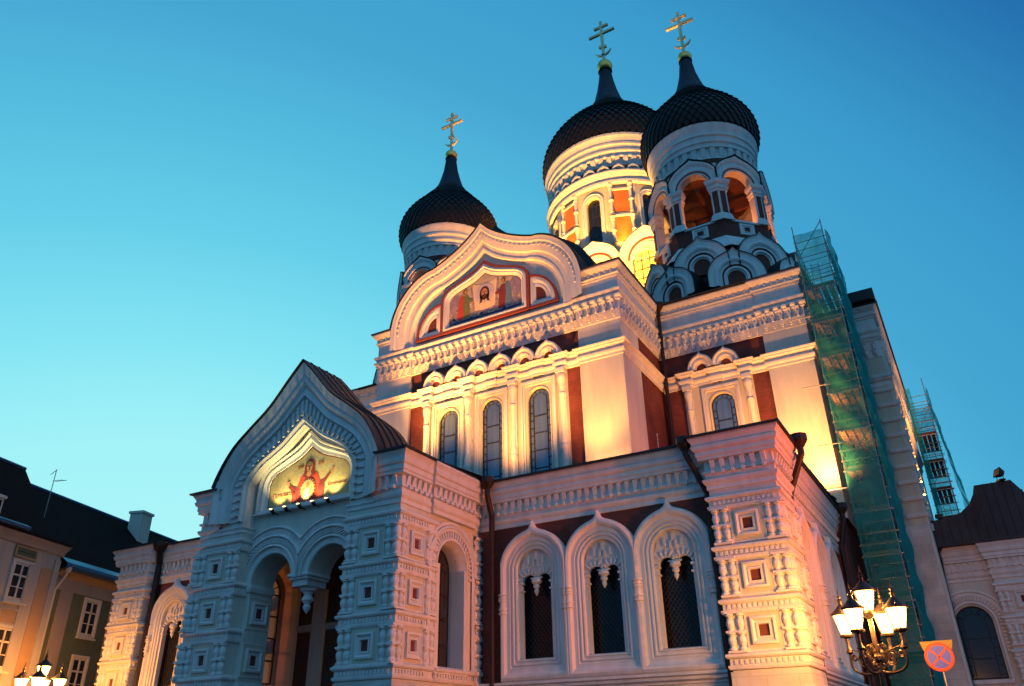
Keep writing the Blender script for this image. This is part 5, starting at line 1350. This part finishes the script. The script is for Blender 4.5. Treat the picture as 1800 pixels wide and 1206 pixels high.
# ================================================================== scaffolds
def scaffold(label, x0, x1, y0, y1, z0, z1, ny, lift=2.0, net='netting', over=(), front=True, flare=0, deck='plank'):
    t = thing('scaffold', label, 'scaffold', (x0, y0, 0))
    m = MB('steel'); ys = [y0 + (y1 - y0) * i / ny for i in range(ny + 1)]
    for x in (x0, x1):
        for y in ys: m.bar((x, y, z0), (x, y, z1 + (1.9 if y == y0 else .6)), .03, 'steel', 8)
        for y in ys:
            for k in range(int((z1 - z0) / lift)): m.bar((x, y, z0 + k * lift - .04), (x, y, z0 + k * lift + .04), .055, 'steel', 8)
    build(m, 'standard_poles', t)
    m = MB('steel'); z = z0
    k = 0
    while z <= z1 + .1:
        for x in (x0, x1):
            for dz in (0, .5, 1.0): m.bar((x, y0 - .25, z + dz), (x, y1 + .2, z + dz), .024, 'steel', 6)
        for y in ys:
            for dz in (0, .5, 1.0): m.bar((x0 - .1, y, z + dz), (x1 + .15, y, z + dz), .024, 'steel', 6)
        if k % 2: m.bar((x0, y0, z), (x1, y0, z + lift), .024, 'steel', 6)
        else: m.bar((x1, y0, z), (x1, ys[1], z + lift), .024, 'steel', 6)
        z += lift; k += 1
    build(m, 'ledger_poles', t)
    for x_, z_ in over:
        m = MB('steel'); m.bar((0, 0, 0), (1.25, .12, .02), .03, 'steel', 8); build(m, 'tie_pole', t, (x_, y0 - .15, z_))
    k = 0; z = z0
    while z <= z1 - .6:
        d = MB('plank'); n = 4; w = (x1 - x0 - .1) / n
        for i in range(n): d.wbox(x0 + .05 + i * w, x0 + .05 + (i + .80) * w, y0 + .04, y1 - .04, z + .03, z + .075, deck)
        d.wbox(x0, x1, y0 - .02, y0 + .01, z + .05, z + .2, deck); d.wbox(x1 - .01, x1 + .02, y0, y1, z + .05, z + .2, deck)
        for y in ys: d.bar((x0, y, z), (x1, y, z), .045, 'steel', 6)
        build(d, 'deck', t)
        z += lift; k += 1
    for kk in range(int((z1 - z0) / lift)):
        if kk % 2 == 0:
            l_ = MB('steel'); zz = z0 + kk * lift; xa = x0 + .45
            for q in (0, .38): l_.bar((xa + q, y0 + .5, zz + .05), (xa + q, y0 + 1.0, zz + lift + .1), .02, 'steel', 6)
            for i in range(7): f_ = (i + .5) / 7; l_.bar((xa, y0 + .5 + .5 * f_, zz + .05 + (lift + .05) * f_), (xa + .38, y0 + .5 + .5 * f_, zz + .05 + (lift + .05) * f_), .014, 'steel', 6)
            build(l_, 'ladder', t)
    # netting hung in strips, tied at every lift and bellying between
    rnd = random.Random(3)
    def sheet(pa, pb, nx, nrm, mt):
        s_ = MB(mt); zz = []; z = z0 - .6
        while z < z1 + 1.4: zz.append(z); z += .25
        cs = []
        for z in zz:
            row = []
            ph = ((z - z0) % lift) / lift; bel = sin(PI * ph) * .16
            for i in range(nx + 1):
                f_ = i / nx; e = sin(PI * f_ * max(1, round(nx / 8))) ** 2
                x = pa[0] + (pb[0] - pa[0]) * f_; y = pa[1] + (pb[1] - pa[1]) * f_
                o = .08 + flare * nrm[0] * (1 - (z - z0) / (z1 - z0)) * (.4 + .6 * f_) + bel * (.35 + .65 * e) + .05 * sin(z * 3.1 + f_ * 7) + rnd.uniform(-.02, .02)
                row.append((x + nrm[0] * o, -(y + nrm[1] * o), z + .04 * sin(f_ * 9 + z)))
            cs.append(row)
        s_.loft(cs, mt, True); build(s_, 'netting', t)
    if front: sheet((x0 - .05, y0), (x1, y0), 10, (0, -1), 'nettinglight')
    sheet((x1, y0), (x1, y1), 28, (1, 0), net)
    if not front: sheet((x0 - .05, y0), (x0 + .35, y0), 4, (0, -1), 'nettinglight'); sheet((x0, y1), (x1, y1), 6, (0, 1), 'nettinglight')
    sheet((x0, y0 + .1), (x0, y1), 12, (-1, 0), 'nettinglight') if False else None
    return t
scaffold('tall scaffold wrapped in teal netting against the right corner of the church', -3.95, -2.45, 38.7, 45.2, 3.0, 25.2, 3, 2.0, over=[(-5.0, 21.4), (-5.1, 17.5), (-5.0, 14.4), (-4.9, 12.2)])
scaffold('smaller scaffold with teal netting rising behind the annex roof', -.95, .32, 60.2, 64.4, 3.0, 23.4, 2, 2.0, net='nettinglight', front=False, flare=2.2, deck='wood')

# ================================================================== old houses on the left
HA = rad(-17.96 - 90)   # facade frame: u runs away from the camera along the street
hx, hy = -39.19, 22.88
hd = Vector((-.3083, .9513)); 
FA = math.atan2(hd.y, hd.x)  # u axis direction; outward (-y local) turns to the right of travel = towards the square
def hmb(mt, depth=0): return MB(mt)
def house(name_label, u0, u1, eave, ridge, wallmat, wins, depth=9, hip0=0.0, hip1=0.0, zdrop=0, extra=None, cat='house', kn=.34, group='old houses across the square', d0=0.0, roofmat='rooftile'):
    ox, oy = hx + hd.x * u0, hy + hd.y * u0; L = u1 - u0
    t = thing('townhouse', name_label, cat, (ox, oy, 0), FA, group)
    def hb(m, nm, par=t, loc=(0, 0, 0)):
        o = link(m.mesh(nm), nm, None, loc); o.parent = par; return o
    m = MB(wallmat); m.box(0, L, -depth, d0, 0, eave, wallmat); hb(m, 'wall')
    m = MB(roofmat); e = .45
    a0, a1, r0, r1 = -.05, L + .05, hip0, L - hip1; rd = -depth / 2
    fr = [(a0, d0 + e, eave), (a1, d0 + e, eave)]
    rows = [[(a0, d0 + e, eave - .02), (a1, d0 + e, eave - .02)], [(a0, d0 + e, eave + .12), (a1, d0 + e, eave + .12)], [(a0 + hip0 * .25, d0 - .6 if kn else d0 + e - .1, eave + (ridge - eave) * (kn or .05)), (a1 - hip1 * .25, d0 - .6, eave + (ridge - eave) * (kn or .05))], [(r0, rd, ridge), (r1, rd, ridge)], [(a0, -depth - e, eave), (a1, -depth - e, eave)]]
    m.loft(rows, roofmat)
    m.fill([r_[0] for r_ in rows], roofmat); m.fill([r_[1] for r_ in rows], roofmat)
    m.bar((r0, -rd, ridge), (r1, -rd, ridge), .10, 'gutterblue' if cat else roofmat, 8)
    rf = hb(m, 'roof')
    for (u, z, w, h, dz) in wins:
        f = MB('winframe').frame(0, -d0, 0)
        q = lambda a, b, d: [(-a, d, -b), (a, d, -b), (a, d, b), (-a, d, b)]
        f.loft([q(w / 2 + .16, h / 2 + .16, 0), q(w / 2 + .16, h / 2 + .16, .07), q(w / 2 + .02, h / 2 + .02, .07), q(w / 2, h / 2, -.0)], closed=True)
        f.loft([q(w / 2, h / 2, .03), q(w / 2 - .07, h / 2 - .07, .03), q(w / 2 - .07, h / 2 - .07, .0)], closed=True)
        f.box(-.045, .045, .01, .05, -h / 2, h / 2); f.box(-w / 2, w / 2, .01, .05, h * .16 - .04, h * .16 + .04)
        for z_ in (-h * .17,): f.box(-w / 2, w / 2, .01, .035, z_ - .02, z_ + .02)
        f.box(-w / 2 - .2, w / 2 + .2, 0, .14, -h / 2 - .22, -h / 2 - .14)
        fo = hb(f, 'window', loc=(u, -d0 if False else 0, z))
        g_ = MB('glassdark').frame(0, -d0, 0); g_.fill(q(w / 2 - .05, h / 2 - .05, .012), 'glassdark'); hb(g_, 'pane', fo)
    if extra: extra(t, hb, L)
    return t
def ex_green(t, hb, L):
    m = MB('housegrey')
    for u in (1.05, 4.9): m.box(u - .42, u + .42, 0, .07, 0, 9.0)
    m.box(0, L, 0, .07, 8.95, 9.55); hb(m, 'pilaster')
    m = MB('housegrey'); m.frame(); m.loft([[(u, d, z) for u in (0, L)] for d, z in ((0, 9.5), (.12, 9.55), (.18, 9.68), (.34, 9.78), (.34, 9.86), (0, 9.88))], 'houseochre'); hb(m, 'cornice')
    m = MB('gutterblue'); m.loft([[(u, d, z) for u in (-.05, L + .05)] for d, z in ((.35, 9.86), (.55, 9.88), (.62, 10.0), (.58, 10.16), (.50, 10.22), (.20, 10.45), (.1, 10.42))], 'gutterblue', True); hb(m, 'gutter')
    m = MB('winframe'); m.tube([(.25, -.5, 9.75), (.28, -.35, 9.5), (.12, -.12, 8.9), (.12, -.12, 0)], .06, 'winframe', 8); m.bar((.25, -.5, 9.7), (.25, -.5, 9.95), .10, 'winframe', 8, w2=.16); hb(m, 'downpipe')
    m = MB('white'); m.box(-.5, .5, -.45, .45, 0, 2.3, 'offwhite'); m.box(-.58, .58, -.53, .53, 2.2, 2.35, 'offwhite'); m.box(-.52, .52, -.47, .47, -.6, .05, 'gutterblue')
    hb(m, 'chimney', loc=(10.0, 3.5, 13.2))
def ex_pink(t, hb0, L):
    hb = lambda m, nm, par=t, loc=(0, 0, 0): hb0(m, nm, par, (loc[0], loc[1] - .55, loc[2]))
    L0 = L; L = L + .5
    m = MB('housepink')
    m.box(L - 1.6, L - .9, 0, .06, 0, 9.6, 'houseochre'); m.box(L - .85, L0 - .02, 0, .10, 0, 10.1, 'housepink'); m.box(L - 2.35, L - 1.65, 0, .08, 0, 9.6, 'housepink')
    hb(m, 'pilaster')
    m = MB('housepink'); m.loft([[(u, d, z) for u in (0, L0 + .1)] for d, z in ((0, 10.3), (.10, 10.36), (.16, 10.5), (.30, 10.6), (.42, 10.72), (.42, 10.82), (0, 10.84))], 'housepink'); hb(m, 'cornice')
    m = MB('housegreen'); m.box(-.62, .62, .0, .07, -.2, .2, 'housegreen'); m.loft([[(-.68, .02, -.26), (.68, .02, -.26), (.68, .02, .26), (-.68, .02, .26)], [(-.68, .09, -.26), (.68, .09, -.26), (.68, .09, .26), (-.68, .09, .26)], [(-.58, .09, -.17), (.58, .09, -.17), (.58, .09, .17), (-.58, .09, .17)]], 'houseochre', closed=True)
    for k in range(5): m.lathe(-.42 + k * .21, -.08, [(.08, -.01), (.07, .03), (.001, .05)], 8, 'housegreen')
    hb(m, 'relief_panel', loc=(L - 2.72, 0, 10.02))
    m = MB('winframe'); m.loft([[(-.6, .02, -.35), (.6, .02, -.35), (.6, .02, .35), (-.6, .02, .35)], [(-.6, .07, -.35), (.6, .07, -.35), (.6, .07, .35), (-.6, .07, .35)], [(-.52, .07, -.27), (.52, .07, -.27), (.52, .07, .27), (-.52, .07, .27)], [(-.52, .03, -.27), (.52, .03, -.27), (.52, .03, .27), (-.52, .03, .27)]], 'housepink', closed=True); m.box(-.52, .52, .01, .03, -.27, .27, 'houseochre'); hb(m, 'apron_panel', loc=(L - 2.75, 0, 7.2))
    m = MB('winframe'); m.box(-.35, .35, -1.2, .0, 0, 1.0, 'offwhite'); m.box(-.42, .42, -1.2, .08, .95, 1.08, 'offwhite'); m.box(-.25, .25, 0, .02, .15, .85, 'glassdark'); hb(m, 'dormer', loc=(L - 4.35, .75, 11.35))
    m = MB('gutterblue'); m.loft([[(u, d, z) for u in (-.1, L - 3.4)] for d, z in ((.42, 10.84), (.6, 10.88), (.62, 11.0), (.3, 11.15))], 'gutterblue'); hb(m, 'gutter')
GW = [(3.05, 7.93, .95, 1.62, 0), (3.05, 5.1, .95, 1.75, 0), (3.05, 2.2, .95, 1.7, 0), (8.0, 7.93, .95, 1.62, 0), (8.0, 5.1, .95, 1.75, 0)]
house('green plastered house with pale pilasters, blue gutter and dark tiled roof', 0, 20, 9.9, 15.0, 'housegreen', GW, 9, 0, .5, extra=ex_green, kn=.25)
PW = [(9.3, 8.75, .95, 1.55, 0), (9.3, 5.9, .95, 1.6, 0), (9.3, 2.9, .95, 1.6, 0), (6.3, 8.75, .95, 1.55, 0), (6.3, 5.9, .95, 1.6, 0)]
house('pink and ochre house with steep dark hipped roof at the left edge', -12.0, -.5, 10.75, 15.1, 'housepink', PW, 6, 0, 0, extra=ex_pink, d0=.55, kn=.0)
# roof aerial
t = thing('roof_aerial', 'thin television aerial above the dark roofs', 'aerial', (-41.5, 22.9, 12.7))
m = MB('steel'); m.bar((0, 0, 0), (0, 0, 2.7), .022, 'steel', 6); m.bar((-.45, 0, 2.5), (.05, 0, 2.68), .018, 'steel', 5); m.bar((0, 0, 2.05), (1.0, .1, 1.95), .018, 'steel', 5)
for i in range(5): m.bar((.15 + i * .18, -.12, 2.03 - i * .018), (.15 + i * .18, .12, 2.03 - i * .018), .008, 'steel', 4)
build(m, 'mast', t, (-41.5, 22.9, 12.7))
